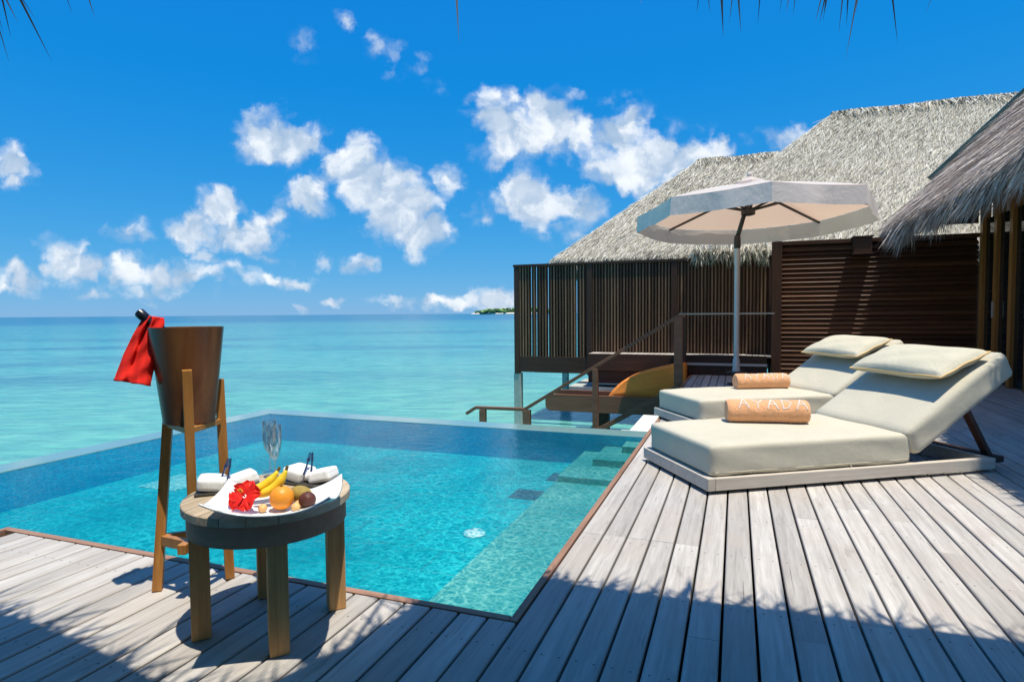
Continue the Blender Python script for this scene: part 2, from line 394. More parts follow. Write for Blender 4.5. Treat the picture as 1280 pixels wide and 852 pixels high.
M['piping'] = fabric('tan_piping', (0.74, 0.50, 0.22), 900, 0.1)
M['orange'] = fabric('orange_canvas', (0.95, 0.30, 0.06), 600, 0.25)
M['towel'] = fabric('peach_terry', (0.90, 0.45, 0.215), 500, 0.6, fuzz=0.3)
M['shell'] = plain('white_shell', (0.82, 0.76, 0.68), 0.4, 0.4, 60, 0.1)
M['red'] = fabric('red_cotton', (0.93, 0.040, 0.028), 700, 0.25, 0.35, (0.95, 0.05, 0.03))
M['white_cloth'] = fabric('white_cotton', (0.84, 0.84, 0.84), 700, 0.3)
M['canopy'] = fabric('offwhite_canopy', (0.80, 0.75, 0.72), 500, 0.15, 0.40, (0.82, 0.55, 0.38))
M['valance'] = fabric('offwhite_valance', (0.78, 0.72, 0.69), 500, 0.22, 0.22, (0.72, 0.64, 0.54))
M['alu'] = plain('brushed_aluminium', (0.58, 0.565, 0.55), 0.4, 0.5, 30, 0.06, 0, 0.35)
M['blackmetal'] = plain('dark_umbrella_metal', (0.035, 0.028, 0.026), 0.4, 0.5)
M['bucket'] = None
M['porcelain'] = plain('white_porcelain', (0.84, 0.84, 0.82), 0.12, 0.5, 8, 0.02)
M['slate'] = plain('dark_slate', (0.05, 0.045, 0.04), 0.45, 0.4)
M['blue_steel'] = plain('blue_reflecting_steel', (0.10, 0.15, 0.36), 0.14, 0.6, 10, 0.1, 0, 0.8)  # blue reflection put into the steel's base colour
M['bottle'] = plain('dark_bottle_glass', (0.006, 0.012, 0.008), 0.06, 0.6)
M['foil'] = plain('black_foil', (0.012, 0.011, 0.018), 0.28, 0.6, 120, 0.2, 0.3)
M['banana'] = plain('banana_skin', (0.80, 0.56, 0.03), 0.45, 0.35, 30, 0.12)
M['stem'] = plain('fruit_stem', (0.16, 0.12, 0.04), 0.7, 0.2)
M['orange_peel'] = plain('orange_peel', (0.86, 0.31, 0.025), 0.42, 0.4, 160, 0.05, 0.35)
M['kiwi'] = plain('green_brown_fruit_skin', (0.34, 0.25, 0.07), 0.7, 0.2, 70, 0.25, 0.2)
M['passion'] = plain('purple_brown_fruit_skin', (0.10, 0.032, 0.026), 0.5, 0.3, 90, 0.4, 0.5)
M['longan'] = plain('tan_small_fruit_skin', (0.72, 0.45, 0.20), 0.6, 0.2, 60, 0.15)
M['petal'] = None
M['concrete'] = plain('pale_concrete', (0.42, 0.44, 0.40), 0.85, 0.2, 6, 0.25, 0.3)
M['step'] = plain('white_step_stone', (0.62, 0.62, 0.58), 0.7, 0.3, 10, 0.08)
M['glassdoor'] = plain('dark_door_glass', (0.010, 0.014, 0.016), 0.05, 0.5)
M['lens'] = plain('white_lamp_lens', (0.85, 0.90, 0.90), 0.3, 0.4)
M['flash'] = plain('teal_weathered_flashing', (0.035, 0.095, 0.095), 0.6, 0.3, 5, 0.4)
M['thatch'] = thatch_mat('grey_beige_thatch', [(0.10, (0.11, 0.096, 0.072)), (0.34, (0.45, 0.41, 0.325)), (0.62, (0.71, 0.665, 0.555)), (0.95, (0.86, 0.82, 0.73))])
M['thatch2'] = thatch_mat('long_grey_brown_thatch', [(0.12, (0.06, 0.045, 0.036)), (0.36, (0.25, 0.195, 0.165)), (0.62, (0.55, 0.465, 0.41)), (0.92, (0.84, 0.77, 0.70))])
M['wick'] = plain('thatch_underlay', (0.34, 0.31, 0.25), 0.9, 0.1, 12, 0.4, 0.6)
def bucket_mat():
    m, T, o = mat('bronze_lacquer')
    co = T.new('ShaderNodeTexCoord').outputs['Object']
    n = T.noise(T.mapping(co, (1, 1, 0.35)), 9, 5, 0.6, 0.8)
    c = T.ramp(n, [(0.25, (0.075, 0.024, 0.008)), (0.55, (0.18, 0.064, 0.018)), (0.8, (0.29, 0.12, 0.034))])
    prin(T, o, c, T.mapr(n, 0.3, 0.7, 0.30, 0.46), 0.4, T.bump(n, 0.06, 0.01), **{'Coat Weight': 0.15, 'Coat Roughness': 0.2})
    return m
M['bucket'] = bucket_mat()
def petal_mat():
    m, T, o = mat('red_petal')
    co = T.new('ShaderNodeTexCoord').outputs['Object']
    n = T.noise(co, 120, 3, 0.6)
    b = prin(T, None, T.mix(n, (0.62, 0.008, 0.010), (0.86, 0.035, 0.022)), 0.55, 0.25, T.bump(n, 0.3, 0.002))
    t = T.new('ShaderNodeBsdfTranslucent'); t.inputs[0].default_value = (0.9, 0.05, 0.03, 1)
    ms = T.new('ShaderNodeMixShader'); ms.inputs[0].default_value = 0.3
    T.l.new(b.outputs[0], ms.inputs[1]); T.l.new(t.outputs[0], ms.inputs[2]); T.l.new(ms.outputs[0], o.inputs[0])
    return m
M['petal'] = petal_mat()
def clear_glass():
    m, T, o = mat('thin_clear_glass')
    lw = T.new('ShaderNodeLayerWeight'); lw.inputs[0].default_value = 0.25
    tr = T.new('ShaderNodeBsdfTransparent'); tr.inputs[0].default_value = (0.94, 0.965, 0.965, 1)
    gl = T.new('ShaderNodeBsdfGlossy'); gl.inputs['Roughness'].default_value = 0.03
    ms = T.new('ShaderNodeMixShader'); T.put(ms.inputs[0], T.mapr(lw.outputs['Facing'], 0, 1, 0.10, 0.95))
    T.l.new(tr.outputs[0], ms.inputs[1]); T.l.new(gl.outputs[0], ms.inputs[2])
    df = T.new('ShaderNodeBsdfTranslucent'); df.inputs[0].default_value = (0.95, 0.97, 0.97, 1)
    m2 = T.new('ShaderNodeMixShader'); T.put(m2.inputs[0], T.mapr(lw.outputs['Facing'], 0.45, 1, 0.03, 0.6))  # white mixed into the edges for bright surroundings refracted there
    T.l.new(ms.outputs[0], m2.inputs[1]); T.l.new(df.outputs[0], m2.inputs[2]); T.l.new(m2.outputs[0], o.inputs[0])
    return m
M['glass'] = clear_glass()
def tile_mat(name, c1, c2, c3, size=0.3, axis='floor', grout=(0.10, 0.30, 0.33), mosaic=0.5):
    m, T, o = mat(name)
    co = T.new('ShaderNodeTexCoord').outputs['Object']
    if axis == 'wallx': co = T.mapping(co, (1, 1, 1), (R(90), 0, 0))
    if axis == 'wally': co = T.mapping(co, (1, 1, 1), (R(90), 0, R(90)))
    br = T.new('ShaderNodeTexBrick'); T.put(br.inputs[0], co)
    br.offset = 0.5; br.inputs['Scale'].default_value = 1; br.inputs['Brick Width'].default_value = size*1.6; br.inputs['Row Height'].default_value = size
    br.inputs['Mortar Size'].default_value = 0.004; br.inputs['Color1'].default_value = (*c1, 1); br.inputs['Color2'].default_value = (*c2, 1); br.inputs['Mortar'].default_value = (*grout, 1)
    vo = T.new('ShaderNodeTexVoronoi'); T.put(vo.inputs['Vector'], co); vo.inputs['Scale'].default_value = 26
    mo = T.new('ShaderNodeSeparateColor'); T.l.new(vo.outputs['Color'], mo.inputs[0])
    c = T.mix(T.math('MULTIPLY', T.mapr(mo.outputs[0], 0.35, 1, 0, 1), mosaic), br.outputs[0], c3)
    c = T.mix(T.mapr(T.noise(co, 1.6, 4, 0.6), 0.35, 0.7, 0, 0.45), c, c1)
    prin(T, o, c, 0.35, 0.4)
    return m
M['floor_tile'] = tile_mat('turquoise_sparkle_mosaic', (0.012, 0.45, 0.49), (0.02, 0.52, 0.56), (0.08, 0.70, 0.72))  # pale mosaic flecks also stand in for caustic sparkle on the floor
M['wall_tile_x'] = tile_mat('blue_wall_tile', (0.004, 0.52, 0.80), (0.005, 0.56, 0.83), (0.01, 0.62, 0.86), 0.15, 'wallx', (0.004, 0.50, 0.78), mosaic=0.25)
M['wall_tile_y'] = tile_mat('blue_wall_tile_side', (0.004, 0.52, 0.80), (0.005, 0.56, 0.83), (0.01, 0.62, 0.86), 0.15, 'wally', (0.004, 0.50, 0.78), mosaic=0.25)
M['step_tile'] = tile_mat('sage_step_tile', (0.17, 0.47, 0.43), (0.25, 0.56, 0.50), (0.32, 0.66, 0.60), 0.28, 'floor', (0.12, 0.36, 0.34), 0.35)
M['grey_tile'] = plain('grey_blue_tile', (0.10, 0.19, 0.24), 0.4, 0.4, 20, 0.2)
M['pale_tile'] = plain('pale_submerged_tile', (0.42, 0.72, 0.68), 0.4, 0.4, 20, 0.15)
def rim_mat():
    m, T, o = mat('wet_sage_rim_stone')
    co = T.new('ShaderNodeTexCoord').outputs['Object']
    n = T.noise(co, 7, 5, 0.6)
    br = T.new('ShaderNodeTexBrick'); T.put(br.inputs[0], co); br.inputs['Scale'].default_value = 1; br.inputs['Brick Width'].default_value = 0.3; br.inputs['Row Height'].default_value = 0.3
    br.inputs['Mortar Size'].default_value = 0.003; br.inputs['Color1'].default_value = (0.15, 0.30, 0.29, 1); br.inputs['Color2'].default_value = (0.19, 0.34, 0.33, 1); br.inputs['Mortar'].default_value = (0.18, 0.28, 0.28, 1)
    c = T.mix(T.mapr(n, 0.35, 0.7, 0, 0.6), br.outputs[0], (0.20, 0.31, 0.32))
    prin(T, o, c, 0.12, 0.5, T.bump(T.noise(co, 30, 3), 0.08, 0.01))
    return m
M['rim'] = rim_mat()
def pool_water_mat():
    m, T, o = mat('pool_water_surface')
    co = T.new('ShaderNodeTexCoord').outputs['Object']
    w1 = T.noise(T.mapping(co, (1, 1.25, 1)), 5.0, 4, 0.55, 0.8); w2 = T.noise(co, 24, 3, 0.55, 1.5)
    h = T.math('ADD', T.math('MULTIPLY', w1, 1.0), T.math('MULTIPLY', w2, 0.30))
    nb = T.bump(h, 0.16, 0.035)
    # fine caustic net put into the water tint, in place of focused sunlight
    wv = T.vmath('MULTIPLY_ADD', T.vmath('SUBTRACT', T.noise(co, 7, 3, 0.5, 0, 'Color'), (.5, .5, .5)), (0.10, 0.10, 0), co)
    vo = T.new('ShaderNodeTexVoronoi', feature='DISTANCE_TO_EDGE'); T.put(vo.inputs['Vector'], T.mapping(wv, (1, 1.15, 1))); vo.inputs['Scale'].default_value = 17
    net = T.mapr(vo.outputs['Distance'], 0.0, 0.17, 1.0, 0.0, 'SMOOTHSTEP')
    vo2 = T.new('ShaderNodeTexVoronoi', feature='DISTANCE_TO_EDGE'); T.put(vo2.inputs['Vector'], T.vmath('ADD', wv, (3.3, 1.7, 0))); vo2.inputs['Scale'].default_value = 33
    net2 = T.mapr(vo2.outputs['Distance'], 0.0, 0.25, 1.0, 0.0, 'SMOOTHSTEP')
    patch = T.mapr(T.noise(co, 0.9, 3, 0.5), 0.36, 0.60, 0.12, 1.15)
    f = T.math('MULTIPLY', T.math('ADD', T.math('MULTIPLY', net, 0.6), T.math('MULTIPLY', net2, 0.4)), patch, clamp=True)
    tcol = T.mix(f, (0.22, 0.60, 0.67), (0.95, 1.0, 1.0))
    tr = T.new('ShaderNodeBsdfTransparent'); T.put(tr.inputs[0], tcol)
    gl = T.new('ShaderNodeBsdfGlossy'); gl.inputs['Roughness'].default_value = 0.03; T.put(gl.inputs['Normal'], nb)
    fr = T.new('ShaderNodeFresnel'); fr.inputs[0].default_value = 1.33; T.put(fr.inputs['Normal'], nb)
    ms = T.new('ShaderNodeMixShader'); T.put(ms.inputs[0], T.math('MULTIPLY', fr.outputs[0], 0.9))
    T.l.new(tr.outputs[0], ms.inputs[1]); T.l.new(gl.outputs[0], ms.inputs[2]); T.l.new(ms.outputs[0], o.inputs[0])
    return m
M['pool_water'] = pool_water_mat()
def sea_mat():
    m, T, o = mat('lagoon_water')
    g = T.new('ShaderNodeNewGeometry').outputs['Position']
    sep = T.new('ShaderNodeSeparateXYZ'); T.put(sep.inputs[0], g)
    wob = T.math('MULTIPLY', T.math('SUBTRACT', T.noise(T.mapping(g, (0.4, 1, 1)), 0.02, 4, 0.6), 0.5), 1.2)
    d = T.math('LOGARITHM', T.math('MAXIMUM', T.vmath('LENGTH', g), 1.0), 10.0)    # shoal falls away with distance from the island
    dw = T.math('ADD', d, T.math('MULTIPLY', wob, 0.25))
    c = T.ramp(T.mapr(dw, 0.8, 3.2, 0, 1), [(0.0, (0.16, 0.48, 0.36)), (0.20, (0.125, 0.45, 0.355)), (0.34, (0.075, 0.355, 0.325)), (0.50, (0.06, 0.26, 0.30)), (0.62, (0.06, 0.22, 0.30)), (0.68, (0.010, 0.10, 0.25)), (1.0, (0.008, 0.085, 0.22))])
    patch = T.noise(T.mapping(g, (0.30, 1.0, 1.0)), 0.085, 5, 0.62, 0.4)
    reef = T.mapr(patch, 0.47, 0.62, 0, 1, 'SMOOTHSTEP')
    band = T.math('MULTIPLY', T.mapr(d, 1.30, 1.52, 0, 1), T.mapr(d, 1.85, 2.15, 1, 0))
    c = T.mix(T.math('MULTIPLY', T.math('MULTIPLY', reef, band), 0.85), c, (0.012, 0.12, 0.21))
    sand = T.noise(T.mapping(g, (0.8, 1.4, 1)), 0.9, 4, 0.6)
    c = T.mix(T.mapr(sand, 0.38, 0.66, 0, 0.35), c, (0.22, 0.54, 0.43))
    w1 = T.noise(T.mapping(g, (0.55, 1.5, 1)), 1.6, 5, 0.62, 0.6); w2 = T.noise(T.mapping(g, (0.5, 1.3, 1)), 7.0, 4, 0.6, 0.8)
    h = T.math('ADD', w1, T.math('MULTIPLY', w2, 0.22))
    c = T.mix(T.mapr(h, 0.46, 0.74, 0.52, 0.0), c, (0.01, 0.16, 0.22))
    nb = T.bump(h, 0.7, 0.12)
    prin(T, o, c, T.mapr(d, 1.0, 2.2, 0.06, 0.28), 0.32, nb, IOR=1.33)
    return m
M['sea'] = sea_mat()

# ------------------------------------------------------------------ SETTING: sea, island, deck, pool
b = MB(); SEA = -1.35
ring = [0, 8, 20, 60, 200, 800, 3000, 12000, 40000]
n = 48; vs = [(0, 6, SEA)]; fs = []
for r_ in ring[1:]:
    for k in range(n): vs.append((r_*math.cos(2*math.pi*k/n), 6+r_*math.sin(2*math.pi*k/n), SEA))
for k in range(n): fs.append((0, 1+k, 1+(k+1) % n))
for i in range(len(ring)-2):
    for k in range(n): fs.append((1+i*n+k, 1+(i+1)*n+k, 1+(i+1)*n+(k+1) % n, 1+i*n+(k+1) % n))
b.add(vs, fs, 0.5); tag(b.build('sea', M['sea']), kind='structure')

def island():
    m, T, o = mat('island_sand'); prin(T, o, (0.70, 0.66, 0.56), 0.9, 0.1)
    D = 1500.0; cx, hw = 15.0, 118.0
    b = MB(); b.lathe([(1.0, 0.0), (0.98, 2.2), (0.92, 4.2), (0.5, 4.8), (0.0, 5.0)], 48, Matrix.Translation((cx, D, SEA)) @ Matrix.Diagonal((hw, 40, 1, 1)))
    tag(b.build('island', m, smooth=True), kind='structure')
    m2, T, o = mat('island_greenery')
    r = rnd_(T); prin(T, o, T.ramp(r, [(0.0, (0.06, 0.13, 0.06)), (0.5, (0.15, 0.26, 0.08)), (1.0, (0.28, 0.42, 0.12))]), 0.8, 0.2)
    b = MB(); rr = random.Random(3)
    for k in range(210):
        t = rr.uniform(-1, 1); env = max(0.15, 1-abs(t)**2.2)
        x = cx + t*hw*0.88; y = D-20 + rr.uniform(-14, 14)
        r0 = rr.uniform(2.2, 4.6); zz = SEA + 5.2 + rr.uniform(0.5, 9.5*env)
        b.ico((x, y, zz), (r0*1.4, r0, r0*rr.uniform(0.55, 1.0)), 2, lambda c: 1+0.28*math.sin(c.x*9+k)*math.sin(c.z*8+k*2)+0.2*math.sin(c.y*13+k), rr.random())
    tag(b.build('island_woods', m2), kind='stuff', label='low green woods on the far sandy islet at the horizon')
island()

PITCHB = 0.114; GAP = 0.010; TH = 0.028
P_R, P_L, Q_N, Q_S, Q_F = -0.755, -3.58, 2.02, -3.0, 11.22       # pool right edge, deck left edge, pool near edge, behind, far edge
def deck():
    b = MB(); rr = random.Random(11)
    def board(p0, p1, q0, q1, tp=0.0):
        z = rr.uniform(-0.0012, 0.0012); c = 0.004
        prof = [(p0, -TH), (p1, -TH), (p1, -c), (p1-c, 0), (p0+c, 0), (p0, -c)]
        vs = [(x, q0, z+y) for x, y in prof] + [(x, q1, z+y) for x, y in prof]
        fs = [(5, 4, 3, 2, 1, 0), (6, 7, 8, 9, 10, 11)] + [(i, (i+1) % 6, 6+(i+1) % 6, 6+i) for i in range(6)]
        b.add(vs, fs, rr.random())
    k = 0; p = P_R + 0.034 + 0.004
    while p < 8.6:                                          # right of the pool edge
        p1 = p + PITCHB - GAP; qe = Q_F if p < 0.72 else 11.52
        cuts = [Q_S]; q = -1.0 + rr.uniform(0, 1.6)
        if k < 5: cuts += [0.2, 2.93]; q = 5.6 + 0.3*k
        while q < qe-0.6: cuts.append(q); q += rr.uniform(2.6, 3.6)
        cuts.append(qe)
        for a, c in zip(cuts[:-1], cuts[1:]): board(p, p1, a+0.0015, c-0.0015)
        p += PITCHB; k += 1
    p = P_R + 0.038 - PITCHB
    while p > P_L + 0.03:                                   # in front of the pool
        p1 = p + PITCHB - GAP
        cuts = [Q_S, -0.6 + rr.uniform(-.8, .8), Q_N-0.040]
        for a, c in zip(cuts[:-1], cuts[1:]): board(max(p, P_L+0.040), p1, a+0.0015, c-0.0015)
        p -= PITCHB
    tag(b.build('deck', M['deck'], M=FRAME), kind='structure')
    b = MB()
    b.box(P_R, P_R+0.030, Q_N-0.034, Q_F, -0.10, 0.002, 0.4, 0.003)
    b.box(P_L, P_L+0.032, Q_S, Q_N, -0.10, 0.002, 0.6, 0.003)
    tag(b.build('deck_edging', M['trim'], M=FRAME), kind='structure')
    b = MB(); b.box(P_L+0.034, P_R-0.002, Q_N-0.034, Q_N, -0.10, 0.002, 0.5, 0.003)
    tag(b.build('deck_edging', M['trimx'], M=FRAME), kind='structure')
    b = MB()
    b.box(P_L+0.035, P_R, Q_S, Q_N-0.04, -0.60, -0.075); b.box(P_R+0.036, 8.6, Q_S, Q_F-0.03, -0.60, -0.075)
    tag(b.build('deck_underframe', M['under'], M=FRAME), kind='structure')
deck()

PW = -0.062; PF = -0.36; PLFT, PFAR, RIM = -5.42, 5.93, 0.27
def pool():
    t = empty('swimming_pool', 'turquoise tiled infinity pool wrapping round the corner of the grey wooden deck', 'pool', (0, 0, 0), PHI)
    b = MB(); b.add([(PLFT+RIM, Q_S, PF), (P_R, Q_S, PF), (P_R, PFAR-RIM, PF), (PLFT+RIM, PFAR-RIM, PF)], [(0, 1, 2, 3)], 0.5)
    b.build('pool_floor', M['floor_tile'], t)
    b = MB()
    b.add([(PLFT+RIM, PFAR-RIM, PF), (P_R, PFAR-RIM, PF), (P_R, PFAR-RIM, PW), (PLFT+RIM, PFAR-RIM, PW)], [(0, 1, 2, 3)], 0.5)
    b.build('pool_wall', M['wall_tile_x'], t); b = MB()
    b.add([(P_L, Q_N+.001, PF), (P_R, Q_N+.001, PF), (P_R, Q_N+.001, -0.05), (P_L, Q_N+.001, -0.05)], [(3, 2, 1, 0)], 0.5)
    b.build('pool_wall', M['wall_tile_x'], t)
    b = MB()
    b.add([(PLFT+RIM, Q_S, PF), (PLFT+RIM, PFAR-RIM, PF), (PLFT+RIM, PFAR-RIM, PW), (PLFT+RIM, Q_S, PW)], [(0, 1, 2, 3)], 0.5)
    b.build('pool_wall', M['wall_tile_y'], t); b = MB()
    b.add([(P_R-.001, Q_N, PF), (P_R-.001, PFAR, PF), (P_R-.001, PFAR, -0.05), (P_R-.001, Q_N, -0.05)], [(3, 2, 1, 0)], 0.5)
    b.build('pool_wall', M['wall_tile_y'], t); b = MB()
    b.add([(P_L-.001, Q_S, PF), (P_L-.001, Q_N, PF), (P_L-.001, Q_N, -0.05), (P_L-.001, Q_S, -0.05)], [(3, 2, 1, 0)], 0.5)
    b.build('pool_wall', M['wall_tile_y'], t)
    b = MB(); zt = PW + 0.006
    b.box(PLFT, P_R-.002, PFAR-RIM+.001, PFAR, -1.2, zt, 0.5, 0.006)
    b.box(PLFT, PLFT+RIM-.001, Q_S, PFAR-RIM-.001, -1.2, zt, 0.5, 0.006)
    b.build('overflow_rim', M['rim'], t)
    b = MB()                                                        # bench along the right side and steps in the far right corner
    b.box(P_R-0.62, P_R-.004, Q_N+.004, PFAR-RIM-.004, PF+.002, -0.275, 0.4, 0.004)
    for i, (w_, z_) in enumerate(((0.60, -0.225), (0.40, -0.165), (0.20, -0.105))):
        b.box(P_R-w_, P_R-.006-.001*i, PFAR-RIM-(0.95, 0.55, 0.24)[i], PFAR-RIM-.006-.001*i, PF+.003, z_, 0.3+0.1*i, 0.004)
    b.build('submerged_step', M['step_tile'], t)
    b = MB()
    for (x, y, w_, d_, zt) in ((703,597,.24,.26,PF), (660,618,.25,.25,PF), (768,581,.13,.30,-.275)):
        dd = ray(x, y); c = Vector((0, 0, CAMH)) + dd*((zt-CAMH)/dd.z); p_ = c.x*CF + c.y*SF; q_ = -c.x*SF + c.y*CF
        b = MB(); b.box(p_-w_/2, p_+w_/2, q_-d_/2, q_+d_/2, zt-.012, zt+.004, 0.5, 0.002); b.build('grey_tile', M['grey_tile'], t)
    b = MB()
    for (x, y, w_, d_) in ((222,603,.42,.42), (590,720,.0,.0)):
        if w_ == 0: continue
        dd = ray(x, y); c = Vector((0, 0, CAMH)) + dd*((PF-CAMH)/dd.z); p_ = c.x*CF + c.y*SF; q_ = -c.x*SF + c.y*CF
        b.box(p_-w_/2, p_+w_/2, q_-d_/2, q_+d_/2, PF-.01, PF+.008, 0.5, 0.003)
    b.build('drain_cover', M['pale_tile'], t)
    dd = ray(593, 668); c = Vector((0, 0, CAMH)) + dd*((PF-CAMH)/dd.z); p_ = c.x*CF + c.y*SF; q_ = -c.x*SF + c.y*CF
    b = MB(); b.lathe([(0.075, 0.0), (0.075, 0.012), (0.062, 0.022), (0.0, 0.026)], 28, Matrix.Translation((p_, q_, PF)))
    b.build('pool_light', M['lens'], t, True)
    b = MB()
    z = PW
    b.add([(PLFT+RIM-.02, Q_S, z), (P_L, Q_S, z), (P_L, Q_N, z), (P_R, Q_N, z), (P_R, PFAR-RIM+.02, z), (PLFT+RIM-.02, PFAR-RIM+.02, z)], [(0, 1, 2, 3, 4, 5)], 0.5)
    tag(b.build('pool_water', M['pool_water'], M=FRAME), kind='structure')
pool()

# ------------------------------------------------------------------ FENCE, WALKWAY, VILLA
def fence():
    t = empty('privacy_fence', 'tall dark brown slatted privacy fence on a plinth over the lagoon', 'fence', (0, 0, 0), PHI)
    Q = 11.75; posts = [-4.22, -2.70, -1.09, 0.60]; ztop = 2.07
    for i, p in enumerate(posts):
        b = MB(); b.box(p-.055, p+.055, Q-.06, Q+.06, -0.13 if i < 2 else 0.0, ztop-.03, None, 0.006); b.build('post', M['dark'], t)
    b = MB(); b.box(posts[0]-.07, posts[-1]+.1, Q-.07, Q+.07, ztop-.028, ztop+.02, None, 0.005); b.build('top_rail', M['darkx'], t)
    b = MB(); b.box(posts[0]+.056, posts[1]-.056, Q-.045, Q+.045, -0.10, 0.22, None, 0.005); b.build('bottom_beam', M['darkx'], t)
    rr = random.Random(5)
    for a, c in zip(posts[:-1], posts[1:]):
        b = MB(); x = a + 0.075; k = 0
        first = a == posts[0]; gaps = [a+.30, a+.41, a+.66, a+1.25] if first else []
        while x < c - 0.075:
            if not any(abs(x-g) < .030 for g in gaps): b.box(x-.013, x+.013, Q-.042, Q-.010+rr.uniform(-.004, .004), 0.20, ztop-.03, rr.random())
            x += 0.060; k += 1
        b.build('slat_panel', M['slat'], t)
        b = MB(); x = a + .056                                  # second row of battens behind, a few gaps in the end bay
        edges = [a+.056] + sum([[g-.010, g+.010] for g in gaps], []) + [c-.056]
        for e0, e1 in zip(edges[::2], edges[1::2]): b.box(e0, e1, Q+.004, Q+.03, 0.19, ztop-.03, rr.random())
        b.build('backing_board', M['dark'], t)
    b = MB()
    b.box(posts[0]+.07, posts[1]+.4, Q+.9, Q+1.0, -0.2, 0.1); b.build('rear_beam', M['darkx'], t)
fence()
def stilt(p, q, w, ztop, label, m=M['concrete']):
    o = empty('stilt', label, 'stilt', W(p, q, SEA-0.6), PHI, 'stilts in the lagoon')
    b = MB(); b.box(-w/2, w/2, -w/2, w/2, 0, ztop-SEA+0.6, None, 0.008); b.build('column', m, o)
    b = MB(); b.box(-w/2-.05, w/2+.05, -w/2-.05, w/2+.05, 0.2, 0.74, None, 0.01); b.build('footing', m, o)
stilt(-4.22, 11.78, 0.15, -0.135, 'pale concrete stilt under the left end post of the dark slatted fence')
stilt(-2.62, 12.1, 0.16, -0.10, 'concrete stilt behind the stair rail, under the second post of the slatted fence')
stilt(-4.2, 15.4, 0.15, -0.135, 'pale concrete stilt standing in the water far behind the fence')

def walkway():
    b = MB(); rr = random.Random(2); q = 11.22
    x = -2.62
    while x < 0.50:
        b.box(x, x+.092, q, 11.69, 0.305, 0.33, rr.random(), 0.003); x += 0.10
    tag(b.build('walkway', M['deck'], M=FRAME), kind='structure')
    b = MB(); b.box(-2.62, 0.50, q-.032, q-.002, 0.02, 0.332, 0.4, 0.003); b.box(-2.62, 0.50, q+.02, 11.67, -0.22, 0.295)
    tag(b.build('walkway_fascia', M['darkx'], M=FRAME), kind='structure')
    b = MB(); b.box(-0.92, 0.50, 11.02, 11.185, 0.168, 0.20, 0.5, 0.004)
    tag(b.build('walkway_step', M['ledge'], M=FRAME), kind='structure')
    b = MB(); b.box(-0.92, 0.50, 11.05, 11.18, 0.003, 0.165)
    tag(b.build('walkway_step_riser', M['dark'], M=FRAME), kind='structure')
    b = MB(); b.box(-3.0, -0.80, 11.22, 12.6, -0.52, -0.30, None, 0.01); tag(b.build('walkway_crossbeam', M['concrete'], M=FRAME), kind='structure')
walkway()

def thatch_face(name, quad, n, matr, parent, L=(0.15, 0.36), wd=(0.007, 0.017), lift=(0.06, 0.28), jit=0.30, thick=0.0, under=True):
    """quad: eave-left, eave-right, ridge-right, ridge-left (local)"""
    A, B, C, D = [np.array(v, float) for v in quad]
    nrm = np.cross(B-A, D-A); nrm /= np.linalg.norm(nrm)
    if nrm[2] < 0: nrm = -nrm
    # sample u,v with area weighting for trapezoids
    u = RNG.random(n*2); v = RNG.random(n*2)
    w0 = np.linalg.norm(B-A); w1 = np.linalg.norm(C-D)
    keep = RNG.random(n*2) < ((1-v)*w0 + v*w1)/max(w0, w1)
    u = u[keep][:n]; v = v[keep][:n]; n = len(u)
    P = (A[None]*(1-u)[:, None] + B[None]*u[:, None])*(1-v)[:, None] + (D[None]*(1-u)[:, None] + C[None]*u[:, None])*v[:, None]
    down = (A+B)/2 - (C+D)/2; down = down - nrm*np.dot(down, nrm); down /= np.linalg.norm(down)
    sd = np.cross(down, nrm)
    D_ = down[None] + sd[None]*RNG.normal(0, jit, n)[:, None] + nrm[None]*RNG.uniform(lift[0], lift[1], n)[:, None]
    side = sd[None] + nrm[None]*RNG.normal(0, 0.3, n)[:, None] + down[None]*RNG.normal(0, 0.2, n)[:, None]
    P = P + nrm[None]*RNG.uniform(-0.01, 0.02, n)[:, None]
    sl = np.linalg.norm((A+B)/2 - (C+D)/2)
    Ls = np.minimum(RNG.uniform(*L, n), v*sl + RNG.uniform(.06, .24, n))          # trimmed at the eave
    return blades(P, D_, Ls, RNG.uniform(*wd, n), RNG.uniform(0.0, 0.25, n), side)

